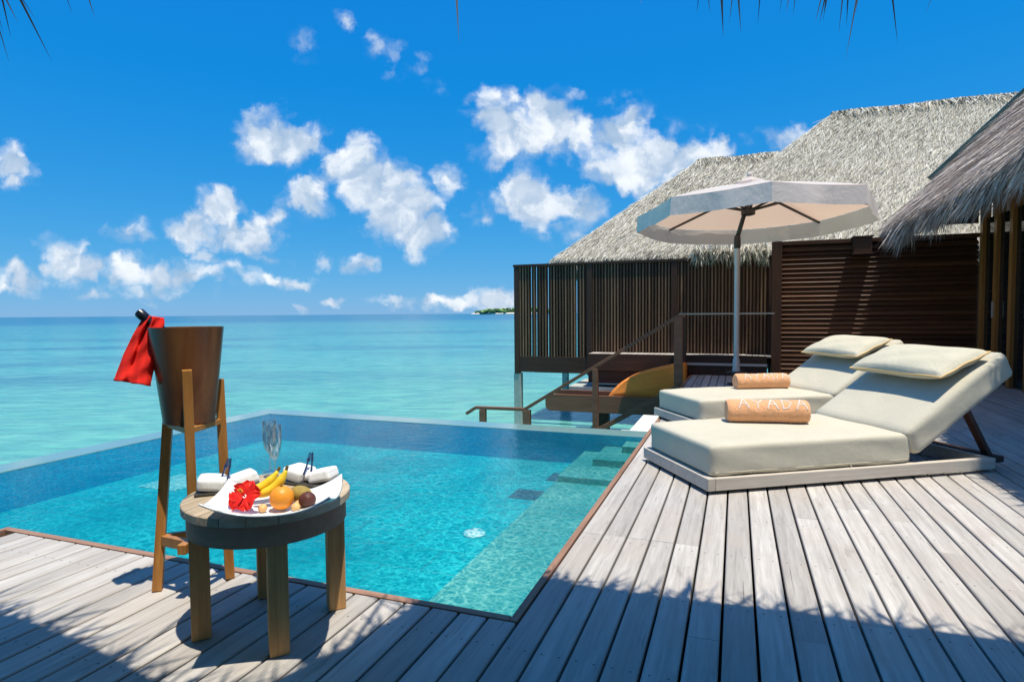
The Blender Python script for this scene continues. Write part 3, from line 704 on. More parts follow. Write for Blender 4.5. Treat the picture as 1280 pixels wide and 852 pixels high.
def villa():
    t = empty('thatched_villa', 'villa with big grey thatched hip roofs and brown louvred wall behind the loungers', 'villa', (0, 0, 0), PHI)
    # main hip roof (A) and taller roof (B) behind it
    p0, q0, ze, rise, a = -3.82, 12.98, 2.30, 2.46, 2.9
    rid = 2.62
    zr = ze + rise
    roofA = dict(eL=(p0, q0, ze), eR=(p0+9, q0, ze), rR=(p0+9, q0+rid, zr), rL=(p0+a, q0+rid, zr))
    bL = (p0, q0+2*rid, ze)
    V = [thatch_face('', (roofA['eL'], roofA['eR'], roofA['rR'], roofA['rL']), 70000, None, None)]
    V.append(thatch_face('', (bL, roofA['eL'], roofA['rL'], roofA['rL']), 7000, None, None))
    zb = 5.78; pb0 = 1.15; rb = zb-ze
    qB = q0+0.3+rb*0.90
    roofB = ((pb0-rb*0.9, q0+0.3, ze), (pb0+11, q0+0.3, ze), (pb0+11, qB, zb), (pb0+0.95, qB, zb))
    backB = (pb0-rb*0.9, 2*qB-q0-.3, ze)
    V.append(thatch_face('', roofB, 95000, None, None)); V.append(thatch_face('', (backB, roofB[0], roofB[3], roofB[3]), 9000, None, None))
    # thick ragged eave: short bristles pointing down and outwards along the front eave and the hip end
    def eave(pA, pB, n, out, L=(0.12, 0.3), dz=(-0.20, 0.02)):
        u = RNG.random(n); A = np.array(pA); B = np.array(pB)
        P = A[None]*(1-u)[:, None] + B[None]*u[:, None]; zz = RNG.uniform(dz[0], dz[1], n)
        P[:, 2] += zz; P += np.array(out)[None]*(RNG.uniform(-.12, .03, n) + zz*0.45)[:, None]
        D_ = np.array(out)[None]*RNG.uniform(0.1, 0.7, n)[:, None] + np.array([0, 0, -1.0])[None] + RNG.normal(0, 0.22, (n, 3))
        return blades(P, D_, RNG.uniform(*L, n), RNG.uniform(0.012, 0.03, n), np.zeros(n))
    V.append(eave(roofA['eL'], roofA['eR'], 9000, (0, -1, 0))); V.append(eave(roofA['eL'], bL, 3500, (-1, 0, 0)))
    V.append(eave((-0.75, 11.66, 2.20), (0.52, 11.66, 2.20), 1000, (0, -1, 0), (0.12, 0.32), (-0.06, 0.12)))
    V.append(thatch_face('', ((-0.75, 11.66, 2.20), (0.52, 11.66, 2.20), (0.52, 13.1, 2.62), (-0.75, 13.1, 2.62)), 5000, None, None))
    # ridge caps
    for A, B in ((roofA['rL'], roofA['rR']), (roofB[3], roofB[2])):
        n = 4200; u = RNG.random(n); A = np.array(A); B = np.array(B); P = A[None]*(1-u)[:, None]+B[None]*u[:, None]; P[:, 2] += .045 + .012*np.sin(u*31) + RNG.normal(0, .010, n)
        s = RNG.choice([-1, 1], n); D_ = np.stack([RNG.normal(0, .4, n), s*RNG.uniform(.7, 1, n), RNG.uniform(-1.0, -.55, n)], 1)
        V.append(blades(P, D_, RNG.uniform(.2, .45, n), RNG.uniform(.014, .03, n), RNG.uniform(0.0, .15, n)))
    Vs = np.concatenate(V)
    b = MB(); e = 0.02
    def dn(v, k=e): return (v[0], v[1], v[2]-k)
    b.add([dn(roofA['eL']), dn(roofA['eR']), dn(roofA['rR']), dn(roofA['rL']), dn(bL), (p0+9, q0+2*rid, ze)], [(0, 1, 2, 3), (4, 0, 3), (5, 4, 3, 2)], 0.5)
    b.add([dn(roofB[0]), dn(roofB[1]), dn(roofB[2]), dn(roofB[3]), dn(backB), (pb0+11, 2*qB-q0-.3, ze)], [(0, 1, 2, 3), (4, 0, 3), (5, 4, 3, 2)], 0.5)
    for (x0, x1, y0, y1) in ((p0, p0+9, q0, q0+.25),):
        b.box(x0+.02, x1, y0+.02, y1, ze-.22, ze-.03)
    b.box(p0+.02, p0+.25, q0+.26, q0+2*rid, ze-.22, ze-.03)
    rf = b.build('roof', M['wick'], t)
    fastmesh('thatch', Vs, None, M['thatch'], RNG.random(len(Vs)), rf)
    # villa body behind fence and wall
    b = MB(); b.box(p0+.9, p0+9, q0+.8, q0+2*rid-.6, -0.1, ze-.05); b.build('wall', M['dark'], t)
    # louvred wall
    Q = 11.50; pA, pB, zt = 0.74, 3.555, 2.24
    b = MB(); b.box(0.575, 0.735, Q-.10, Q+.08, 0.002, 2.30, None, 0.008); b.build('corner_post', M['dark'], t)
    b = MB(); rr = random.Random(9); z = 0.05; 
    while z < zt - .05:
        mm = Matrix.Translation((0, Q-.015, z)) @ Matrix.Rotation(R(52+rr.uniform(-4, 4)), 4, 'X')
        b.box(pA, pB, -.040, .040, -.008, .008, rr.random(), 0, mm); z += 0.078
    b.build('louver_panel', M['louver'], t)
    b = MB(); b.box(pA, pB, Q+.055, Q+.08, 0.002, zt+.05); b.build('backing_board', M['dark'], t)
    b = MB(); b.box(pA, pB, Q-.07, Q+.05, zt-.01, zt+.055, None, .004); b.build('top_beam', M['louver'], t)
    b = MB(); b.box(pA, pB, Q-.06, Q+.05, 0.002, 0.032, None, .004); b.build('bottom_rail', M['louver'], t)
    # door facade on the right, running toward the viewer
    PD = 3.62
    for k in range(12):
        q = Q - 0.06 - 0.55*k
        b = MB(); b.box(PD-.05, PD+.06, q-.055, q+.055, 0.002, 2.75, None, .006); b.build('door_post', M['frame'], t)
        if k < 11:
            b = MB(); b.box(PD+.0, PD+.02, q-.55+.056, q-.056, 0.02, 2.5); b.build('door_pane', M['glassdoor'], t)
            if k in (1, 3): 
                b = MB(); b.box(PD-.075, PD-.052, q-.02, q+.0, 0.98, 1.22, None, .004); b.build('door_handle', M['alu'], t)
    b = MB(); b.box(PD-.05, PD+.06, Q-6.5, Q, 2.755, 2.95, None, .006); b.build('door_header', M['dark'], t)
    # porch roof: long thatch overhanging the deck, eave polyline in (p,q)
    ev = [W2L(*e) for e in ((6.33, 10.25), (5.78, 8.0), (5.12, 5.95), (4.15, 4.6), (3.62, 3.5), (3.25, 2.3))]
    zev = [2.50, 2.58, 2.68, 2.70, 2.70, 2.70]
    tops = [(e_[0]+2.9, e_[1]+0.10, z_+2.95) for e_, z_ in zip(ev, zev)]
    V = []; b = MB()
    for i in range(len(ev)-1):
        A = (*ev[i], zev[i]); B = (*ev[i+1], zev[i+1]); C = tops[i+1]; D = tops[i]
        b.add([A, B, C, D, (A[0]+.05, A[1], A[2]-.09), (B[0]+.05, B[1], B[2]-.09), (C[0], C[1], C[2]-.09), (D[0], D[1], D[2]-.09)], [(0, 1, 2, 3), (7, 6, 5, 4), (0, 4, 5, 1), (0, 3, 7, 4), (1, 5, 6, 2)], .5)
        ln = math.dist(A, B)
        V.append(thatch_face('', (A, B, C, D), int(3300*ln), None, None, (0.45, 0.95), (0.010, 0.026), (0.05, 0.24), 0.22))
        n = int(2300*ln); u = RNG.random(n); A_ = np.array(A); B_ = np.array(B)
        P = A_[None]*(1-u)[:, None] + B_[None]*u[:, None]; P[:, 2] += RNG.uniform(-.07, .05, n); P[:, 0] += RNG.uniform(-.04, .12, n)
        cl = np.round(u*ln*16); dirs = np.stack([RNG.normal(-.42, .22, n), RNG.normal(0, .16, n)+.38*np.sin(cl*2.1+i), -np.ones(n)], 1)
        Lx = RNG.uniform(.08, .36, n)*(0.80+0.40*np.sin(cl*1.7+i)+0.30*np.sin(cl*4.3)) + (RNG.random(n) > .97)*RNG.uniform(.05, .2, n); Lx = np.clip(Lx, .06, .5)
        V.append(blades(P, dirs, Lx, RNG.uniform(.009, .02, n), RNG.uniform(0, .3, n)))
    n = 2600; u = RNG.random(n); A_ = np.array((*ev[0], zev[0])); D2 = np.array(tops[0]); P = A_[None]*(1-u)[:, None] + D2[None]*u[:, None]
    dirs = np.stack([RNG.normal(-.45, .25, n), RNG.normal(.35, .2, n), RNG.normal(-.8, .2, n)], 1)
    V.append(blades(P, dirs, RNG.uniform(.12, .34, n), RNG.uniform(.01, .022, n), RNG.uniform(0, .3, n)))
    rf = b.build('porch_roof', M['wick'], t)
    Vs = np.concatenate(V); fastmesh('thatch', Vs, None, M['thatch2'], RNG.random(len(Vs)), rf)
    b = MB(); A = np.array((*ev[0], zev[0])); D = np.array(tops[0]); st_ = A + (D-A)*0.22
    b.bar(tuple(st_ + np.array([0.0, .12, .13])), tuple(D + np.array([0.0, .12, .13])), 0.10, 0.16, (0, 1, 0)); b.build('verge_board', M['flash'], rf)
    b = MB(); b.add([(2.62, Q+.02, 2.46), (PD-.06, Q+.02, 2.46), (PD-.06, Q+.02, 3.52), (2.62, Q+.02, 2.56), (2.62, Q+.08, 2.46), (PD-.06, Q+.08, 2.46), (PD-.06, Q+.08, 3.52), (2.62, Q+.08, 2.56)], [(0, 1, 2, 3), (7, 6, 5, 4), (0, 4, 5, 1), (1, 5, 6, 2), (2, 6, 7, 3), (3, 7, 4, 0)]); b.build('porch_shade_panel', M['dark'], t)  # dark panel added to stand for the shaded interior under the thatch
    b = MB(); b.box(PD+.3, PD+.4, Q-6.5, Q+.6, 0, 2.9); b.build('inner_wall', M['dark'], t)
def W2L(x, y): return (x*CF + y*SF, -x*SF + y*CF)
villa()
b = MB()
o = empty('wall_lamp', 'square wooden box lamp fixed high on the brown louvred wall', 'lamp', W(1.93, 11.38, 2.02), PHI)
b = MB(); b.box(-.13, .13, -.10, .08, 0.02, 0.27, None, .006); b.build('lamp_box', M['louver'], o)
b = MB(); b.box(-.15, .15, -.12, .08, 0.272, 0.295, None, .004); b.build('lamp_cap', M['dark'], o); b = MB(); b.box(-.15, .15, -.12, .08, 0.0, 0.018, None, .004); b.build('lamp_base', M['dark'], o)

# ------------------------------------------------------------------ overhead eave of the viewer's own villa
def own_eave():
    t = empty('thatched_eave', 'ragged palm thatch eave hanging over the near edge of the deck', 'roof', (0, 0, 0))
    pts = [(-6.0, 2.7), (-2.4, 2.05), (-1.42, 1.76), (-1.0, 1.55), (-0.68, 1.36), (-0.40, 1.30), (-0.17, 1.54), (0.05, 1.88), (0.42, 2.12), (0.68, 1.98), (1.40, 1.76), (2.2, 1.50), (3.4, 1.1), (6.5, 0.9)]
    z0 = 2.52
    b = MB(); V = []
    for (x0, y0), (x1, y1) in zip(pts[:-1], pts[1:]):
        A = (x0, y0, z0); B = (x1, y1, z0); C = (x1, -4.0, z0+0.62*(y1+4)); D = (x0, -4.0, z0+0.62*(y0+4))
        b.add([A, B, C, D, (x0, y0-.05, z0-.10), (x1, y1-.05, z0-.10), (x1, -4, C[2]-.12), (x0, -4, D[2]-.12)], [(0, 1, 2, 3), (7, 6, 5, 4), (0, 4, 5, 1)], .5)
        ln = math.dist(A, B); n = int(230*ln)
        u = RNG.random(n); P = np.array(A)[None]*(1-u)[:, None] + np.array(B)[None]*u[:, None]
        P[:, 2] += RNG.uniform(-.10, .03, n); P[:, 1] -= RNG.uniform(0, .15, n)
        dirs = np.stack([RNG.normal(0, .45, n), RNG.normal(.62, .3, n), RNG.normal(-.55, .3, n)], 1)
        V.append(blades(P, dirs, RNG.uniform(.10, .30, n), RNG.uniform(.008, .022, n), RNG.uniform(0, .25, n)))
    # long loose strands that dangle into view
    P = []; D_ = []; L = []; Wd = []
    def strand(x, y, x2, y2, Y=2.0, w=.009):
        c = at(x2, y2, Y+.02); a = at(x, y-95, Y)
        a = c + (a-c)*((z0-.02-c.z)/max(.05, a.z-c.z))                  # rooted in the eave
        xs = [q[0] for q in pts]; a.y = float(np.interp(a.x, xs, [q[1] for q in pts])) - .03
        P.append(tuple(a)); D_.append(tuple(c-a)); L.append((c-a).length); Wd.append(w)
    rr = random.Random(4)
    for x, l, dx in ((4,36,2),(8,68,8),(12,40,4),(20,22,6),(28,18,30),(46,66,34),(88,14,6),(118,16,2),(575,44,-2),(872,12,-2),(884,10,6),(897,38,12),(911,24,0),(918,34,14),(947,24,0),(976,12,-3),(979,10,6),(990,14,2),(1018,22,1),(1022,23,3),(1027,20,3),(1030,16,-2),(1050,34,-3),(1053,64,6),(1058,26,0),(1071,12,-4),(1102,46,34),(1150,12,10),(1296,16,4),(640,-8,10),(760,-6,8),(300,-4,6)):
        strand(x-dx*.9, 0, x+dx*.6, l*1.12+6, rr.uniform(1.9, 2.15), rr.uniform(.012, .022))
    P, D_, L, Wd = np.array(P), np.array(D_), np.array(L), np.array(Wd)
    V.append(blades(P, D_, L, Wd, np.zeros(len(P)), np.tile([1.0, 0.1, 0.2], (len(P), 1))))
    b.build('roof_slope', M['wick'], t)
    b = MB(); b.box(-7, 7, -2.75, -2.6, -0.07, 3.3); b.build('rear_wall', M['warmwall'], t)
    Vs = np.concatenate(V); rn = RNG.random(len(Vs))*0.8; rn[-len(P):] = RNG.random(len(P))**2*0.42; fastmesh('thatch_fringe', Vs, None, M['thatch2'], rn, t)  # loose strands coloured darker to stand for backlit shade
own_eave()

# ------------------------------------------------------------------ stair railing, second railing, stairs, daybed
def railing():
    t = empty('stair_railing', 'red brown wooden handrail descending from deck to water beside the orange daybed', 'railing', W(-0.80, 9.30, 0), PHI)
    # local x = across (negative goes down the stair)
    ln = lambda s: 1.03 - 0.615*s
    b = MB()
    b.bar((.10, 0, 1.045), (-.01, 0, 1.045), .075, .045, ch=.006)
    b.bar((-.005, 0, 1.035), (-2.42, 0, ln(2.42)-.005), .075, .05, ch=.006)
    b.bar((-2.41, 0, ln(2.42)-.01), (-3.30, 0, ln(2.42)-.02), .075, .05, ch=.006)
    b.bar((-3.295, 0, ln(2.42)-.02), (-3.47, 0, ln(2.42)-.13), .075, .05, ch=.006)
    b.build('handrail', M['rail'], t)
    b = MB(); b.box(-.06, .06, -.055, .055, 0.004, 1.02, None, .006); b.build('post', M['rail'], t)
    b = MB(); b.box(-1.295, -1.21, -.045, .045, -1.6, ln(1.25)-.03, None, .006); b.build('post', M['rail'], t)
    b = MB(); b.box(-2.44, -2.33, -.05, .05, -1.6, ln(2.4)-.03, None, .006); b.build('post', M['rail'], t)
    b = MB(); b.box(-3.22, -3.12, -.05, .05, -1.6, ln(2.42)-.05, None, .006); b.build('post', M['rail'], t)
    b = MB(); b.bar((.02, -.05, 0.0), (-1.9, -.05, -1.15), .05, .075, ch=.006); b.build('lower_rail', M['rail'], t)
    t = empty('balcony_railing', 'low dark railing with thin pale top rail in front of slatted fence', 'railing', W(0, 10.98, 0), PHI)
    p0, p1 = -0.86, 0.60
    b = MB(); b.box(p0-.05, p0+.05, -.05, .05, 0.002, 1.05, None, .006); b.build('post', M['dark'], t)
    b = MB(); b.box(p0-.07, p1, -.035, .035, 1.052, 1.078, None, .004); b.build('top_rail', M['ledge'], t)
railing()
def stairs():
    t = empty('water_stairs', 'pale stone steps leading down from the deck edge beside the pool', 'stairs', W(-0.76, 5.97, 0), PHI)
    for i in range(5):
        x1 = -.002 - .27*i; z = -.16 - .20*i
        b = MB(); b.box(x1-.30, x1, 0.02, 1.55, z-.05, z, None, .006); b.build('tread', M['step'], t)
    b = MB(); b.bar((-.02, 1.62, -.20), (-1.5, 1.62, -1.30), .05, .16); b.build('stringer', M['dark'], t)
stairs()
def daybed():
    t = empty('daybed', 'low dark timber daybed with orange cushions beyond the stair rail', 'daybed', W(-3.22, 10.42, -0.655), PHI)
    # side beam with rounded end
    b = MB(); pr = []; Lb = 2.35; h = .30; r = .10
    for k in range(7): a = R(180+90*k/6); pr.append((r+r*math.cos(a), r+r*math.sin(a)))
    pr += [(Lb, 0), (Lb, h)]
    for k in range(7): a = R(90+90*k/6); pr.append((r*.6+r*.6*math.cos(a), h-r*.6+r*.6*math.sin(a)))
    for y0, name in ((0, 'side_beam'), (0.62, 'side_beam')):
        b = MB(); n = len(pr)
        b.add([(x, y0, z) for x, z in pr] + [(x, y0+.07, z) for x, z in pr], [tuple(range(n)), tuple(range(2*n-1, n-1, -1))] + [((i+1) % n, i, n+i, n+(i+1) % n) for i in range(n)])
        b.build(name, M['rail'], t)
    b = MB(); b.box(.06, Lb, .072, .618, .03, .20); b.build('platform', M['dark'], t)
    prof = [(1.12, .205), (1.10, .26), (1.20, .40), (1.34, .54), (1.50, .64), (1.75, .74), (2.10, .83), (2.36, .885), (2.42, .87), (2.43, .80), (2.42, .205)]
    def smooth(pr):
        o_ = []
        for k in range(len(pr)):
            a, c = Vector(pr[k]), Vector(pr[(k+1) % len(pr)]); o_ += [a*.75+c*.25, a*.25+c*.75]
        return o_
    pf = smooth(smooth(prof)); cx_ = sum(p.x for p in pf)/len(pf); cz_ = sum(p.y for p in pf)/len(pf)
    c = MB(); m_ = len(pf); nj = 14
    def fn(u, v):
        p = pf[int(round(u*m_)) % m_]; e = min(1, (1-abs(2*v-1))*9); k = .86+.14*math.sqrt(max(0, 1-(1-e)**2))
        return (cx_+(p.x-cx_)*k, 0.085+.52*v, max(.203, cz_+(p.y-cz_)*k))
    c.grid(m_, nj, fn, .5, True); c.f.append(list(range(m_-1, -1, -1))); c.r.append(.5); c.f.append([(nj-1)*m_+i for i in range(m_)]); c.r.append(.5)
    c.build('back_cushion', M['orange'], t, True, angle=50)
    for p, q in ((1.0, .34), (2.2, .34)):
        b = MB(); b.box(p-.09, p+.09, q-.09, q+.09, -1.2, .03); b.build('leg', M['dark'], t)
def rounded_box(lx, ly, lz, r, n=14, puff=0.0, seed=0):
    b = MB(); bm = bmesh.new(); bmesh.ops.create_cube(bm, size=2)
    bmesh.ops.subdivide_edges(bm, edges=bm.edges[:], cuts=n, use_grid_fill=True)
    hx, hy, hz = lx/2, ly/2, lz/2; r = min(r, hz*.98)
    vs = []
    for v in bm.verts:
        # push grid lines toward the edges so corners are well resolved
        f = lambda t: math.copysign(abs(t)**0.55, t) if abs(t) > 1e-6 else 0
        q = Vector((f(v.co.x)*hx, f(v.co.y)*hy, f(v.co.z)*hz))
        c = Vector((max(-hx+r, min(hx-r, q.x)), max(-hy+r, min(hy-r, q.y)), max(-hz+r, min(hz-r, q.z))))
        d = q-c
        if d.length > 1e-7: q = c + d.normalized()*r
        if puff:
            k = (1-(q.x/hx)**2)*(1-(q.y/hy)**2); q.z += math.copysign(puff*max(k, 0), q.z) if abs(q.z) > hz*.5 else 0
        w = .0022*(math.sin(q.x*17+seed)*math.sin(q.y*13+seed*2) + math.sin(q.z*40+q.x*9+seed))
        if d.length > 1e-7: q += d.normalized()*w
        vs.append(q)
    bm.verts.index_update(); fs = [[v.index for v in f.verts] for f in bm.faces]; bm.free()
    return b.add(vs, fs, .5)
daybed()

# ------------------------------------------------------------------ SUN LOUNGERS
LA = R(12.6); E1 = Vector((math.cos(LA), math.sin(LA), 0)); E2 = Vector((-math.sin(LA), math.cos(LA), 0))
def lounger():
    t = empty('sun_lounger', 'nearer of two cream daybed loungers, its bleached low frame fully in view', 'sun lounger', (1.169, 3.587, 0), LA, 'cream sun loungers on the deck')
    Wd, Ln, H0, H1 = .90, 2.15, .022, .098
    b = MB()
    b.box(0, .05, 0, Wd, H0, H1, None, .004); b.box(.052, Ln, 0, .045, H0, H1, None, .004); b.box(.052, Ln, Wd-.045, Wd, H0, H1, None, .004); b.box(Ln-.05, Ln+.0, .047, Wd-.047, H0, H1, None, .004)
    for i in range(11): b.box(.07+i*.135, .19+i*.135, .048, Wd-.048, H1-.030, H1-.008)
    b.build('base_frame', M['bleached'], t)
    for x, y in ((.12, .12), (.12, Wd-.12), (1.6, .12), (1.6, Wd-.12)):
        b = MB(); b.box(x-.06, x+.06, y-.05, y+.05, 0.001, H0+.002); b.build('leg', M['dark'], t)
    c = rounded_box(1.46, Wd-.05, .20, .034, puff=.004); c.build('seat_mattress', M['cream'], t, True, Matrix.Translation((.035+.73, Wd/2, .098+.0975)))
    b = MB()
    pth = [(.06+1.40*k/30, .026+.0025*math.sin(k*1.3), .125) for k in range(31)]
    b.tube(pth, .003, 6); b.tube([(1.02, .025, .12), (1.022, .012, .09), (1.02, .008, .06)], .003, 6); b.build('seam_cord', M['cream'], t)
    # back rest hinged at x=1.50
    an = R(-33)
    Mb = Matrix.Translation((1.535, 0, .155)) @ Matrix.Rotation(an, 4, 'Y')
    c = rounded_box(.96, Wd-.03, .20, .045, puff=.006, seed=2); c.build('back_mattress', M['cream'], t, True, Mb @ Matrix.Translation((.465, Wd/2, .085)))
    b = MB()
    for y in (.19, Wd-.19): b.box(-.02, .84, y-.03, y+.03, -.045, -.016)
    for i in range(6): b.box(.02+i*.14, .10+i*.14, .16, Wd-.16, -.058, -.046)
    b.build('back_frame', M['dark'], t, M=Mb)
    pt = Mb @ Vector((.55, .12, -.05)); pt2 = Mb @ Vector((.55, Wd-.12, -.05))
    b = MB(); b.bar(tuple(pt), (pt.x+.22, pt.y, .06), .05, .03); b.build('strut', M['dark'], t)
    b = MB(); b.bar(tuple(pt2), (pt2.x+.22, pt2.y, .06), .05, .03); b.build('strut', M['dark'], t)
    b = MB(); b.box(pt.x+.18, pt.x+.26, .05, Wd-.05, .05, .09); b.build('crossbar', M['dark'], t)
    return t, Mb
LOUNG, MB_BACK = lounger()
L2 = copy_tree(LOUNG); L2.location = Vector((1.169, 3.587, 0)) + E1*.92 + E2*1.73
L2['label'] = 'farther cream daybed lounger beside the dark stair railing, half hidden by the near one'

def pillow(loc_root, label):
    hx, hy, hz = .215, .40, .066
    b = MB()
    def half(sg):
        def fn(u, v):
            x = (u*2-1); y = (v*2-1)
            k = max(0, (1-abs(x)**2.6))*max(0, (1-abs(y)**2.6)); 
            px_ = x*hx*(1-.05*(1-abs(y)**2)) ; py_ = y*hy*(1-.04*(1-abs(x)**2))
            return (px_, py_, sg*hz*k**.34 + .003*math.sin(x*7+y*5))
        return fn
    b.grid(26, 36, half(1), .5)
    n0 = len(b.f); b.grid(26, 36, half(-1), .5)
    for i in range(n0, len(b.f)): b.f[i] = b.f[i][::-1]
    Mw = Matrix.Translation(loc_root) @ Matrix.Rotation(LA, 4, 'Z') @ MB_BACK @ Matrix.Translation((.64, .435, .197+.075)) @ Matrix.Rotation(R(11), 4, 'Y')
    o = b.build('pillow', M['pillow'], None, True); o.matrix_world = Mw
    tag(o, label, 'pillow', 'cream pillows on the loungers')
    b = MB(); pts = []
    for k in range(81):
        a = 2*math.pi*k/80; c, s_ = math.cos(a), math.sin(a); m_ = max(abs(c), abs(s_)); x, y = c/m_, s_/m_
        pts.append((x*hx*(1-.05*(1-abs(y)**2)), y*hy*(1-.04*(1-abs(x)**2)), .003*math.sin(x*7+y*5)))
    b.tube(pts, .006, 6); b.build('piping', M['piping'], o, True)
pillow(LOUNG.location, 'cream pillow with tan piping on the backrest of the nearer lounger')
pillow(L2.location, 'cream pillow on the backrest of the farther lounger by the louvred wall')

def towel_roll(c, ax, label, Lr=.59, r=.082, seed=0):
    ax = Vector(ax).normalized()
    o = empty('rolled_towel', label, 'towel', c, math.atan2(ax.y, ax.x), 'peach rolled towels on the loungers')
    b = MB(); n = 44; rr = random.Random(seed)
    ph = [rr.uniform(0, 6) for _ in range(4)]
    def rad(x, a): return r*(1+.022*math.sin(2*a+ph[0])+.020*math.sin(x*16+ph[1])+.012*math.sin(x*33+a+ph[2]))
    def fn(u, v):
        a = 2*math.pi*u; x = (v-.5)*Lr; e = min(1, (1-abs(2*v-1))*14); k = math.sqrt(max(0, 1-(1-e)**2)) if e < 1 else 1
        q = rad(x, a)*(.86+.14*k)
        zz = q*math.sin(a); zz = max(zz, -r*.93)
        return (x, q*math.cos(a), zz + r*.93)
    b.grid(n, 44, fn, .5, True)
    # end caps with a spiral
    for sx in (-1, 1):
        vs = [(sx*Lr/2*(1-.02), 0, r*.93)]; m_ = 8
        for j in range(1, m_+1):
            for i in range(n):
                a = 2*math.pi*i/n; q = rad(sx*Lr/2, a)*.86*j/m_; zz = max(q*math.sin(a), -r*.93)
                vs.append((sx*(Lr/2 - .008*(0.5+0.5*math.cos(2*math.pi*(j/m_*4 - i/n)))*(j < m_)), q*math.cos(a), zz+r*.93))
        fs = [(0, 1+i, 1+(i+1) % n) for i in range(n)]
        for j in range(m_-1):
            for i in range(n): fs.append((1+j*n+i, 1+(j+1)*n+i, 1+(j+1)*n+(i+1) % n, 1+j*n+(i+1) % n))
        if sx < 0: fs = [f[::-1] for f in fs]
        b.add(vs, fs, .5)
    b.build('towel', M['towel'], o, True)
    b = MB()                                    # edge flap of the roll
    b.grid(2, 40, lambda u, v: ((v-.5)*Lr*.97, -(r*1.015)*math.cos(R(-8+u*10)), r*.93+(r*1.04)*math.sin(R(-8+u*10))), .5); b.build('towel_edge', M['towel'], o, True)
    L_ = {'A': [((0, 0), (.5, 1)), ((.5, 1), (1, 0)), ((.2, .38), (.8, .38))], 'Y': [((0, 1), (.5, .48)), ((1, 1), (.5, .48)), ((.5, .48), (.5, 0))],
          'D': [((.08, 0), (.08, 1)), ((.08, 1), (.62, .92)), ((.62, .92), (.95, .5)), ((.95, .5), (.62, .08)), ((.62, .08), (.08, 0))]}
    lw = .068; lh = R(62)
    for i, ch in enumerate('AYADA'):
        x0 = -Lr*.5 + .075 + i*.098; b = MB()
        for (a0, b0), (a1, b1) in L_[ch]:
            ln = math.hypot((a1-a0)*lw, (b1-b0)*lh*r); m_ = max(3, int(ln/.0075))
            for k in range(m_+1):
                t_ = k/m_; x = x0 + (a0+(a1-a0)*t_)*lw + rr.uniform(-.0015, .0015); el = R(22) + (b0+(b1-b0)*t_)*lh
                q = rad(x, math.pi-el)*1.0
                b.ico((x, -q*math.cos(el), r*.93+q*math.sin(el)), (.0058*rr.uniform(.8, 1.2), .0058, .0052), 1)
        b.build('letter', M['shell'], o, True)
    return o
towel_roll((1.84, 4.36, .298), (.975, -.16, 0), 'peach rolled towel with white shell letters on the nearer lounger', .56, .085, 1)
towel_roll((2.60, 6.30, .298), (.985, .06, 0), 'peach rolled towel with white shell letters on the farther lounger', .56, .08, 2)

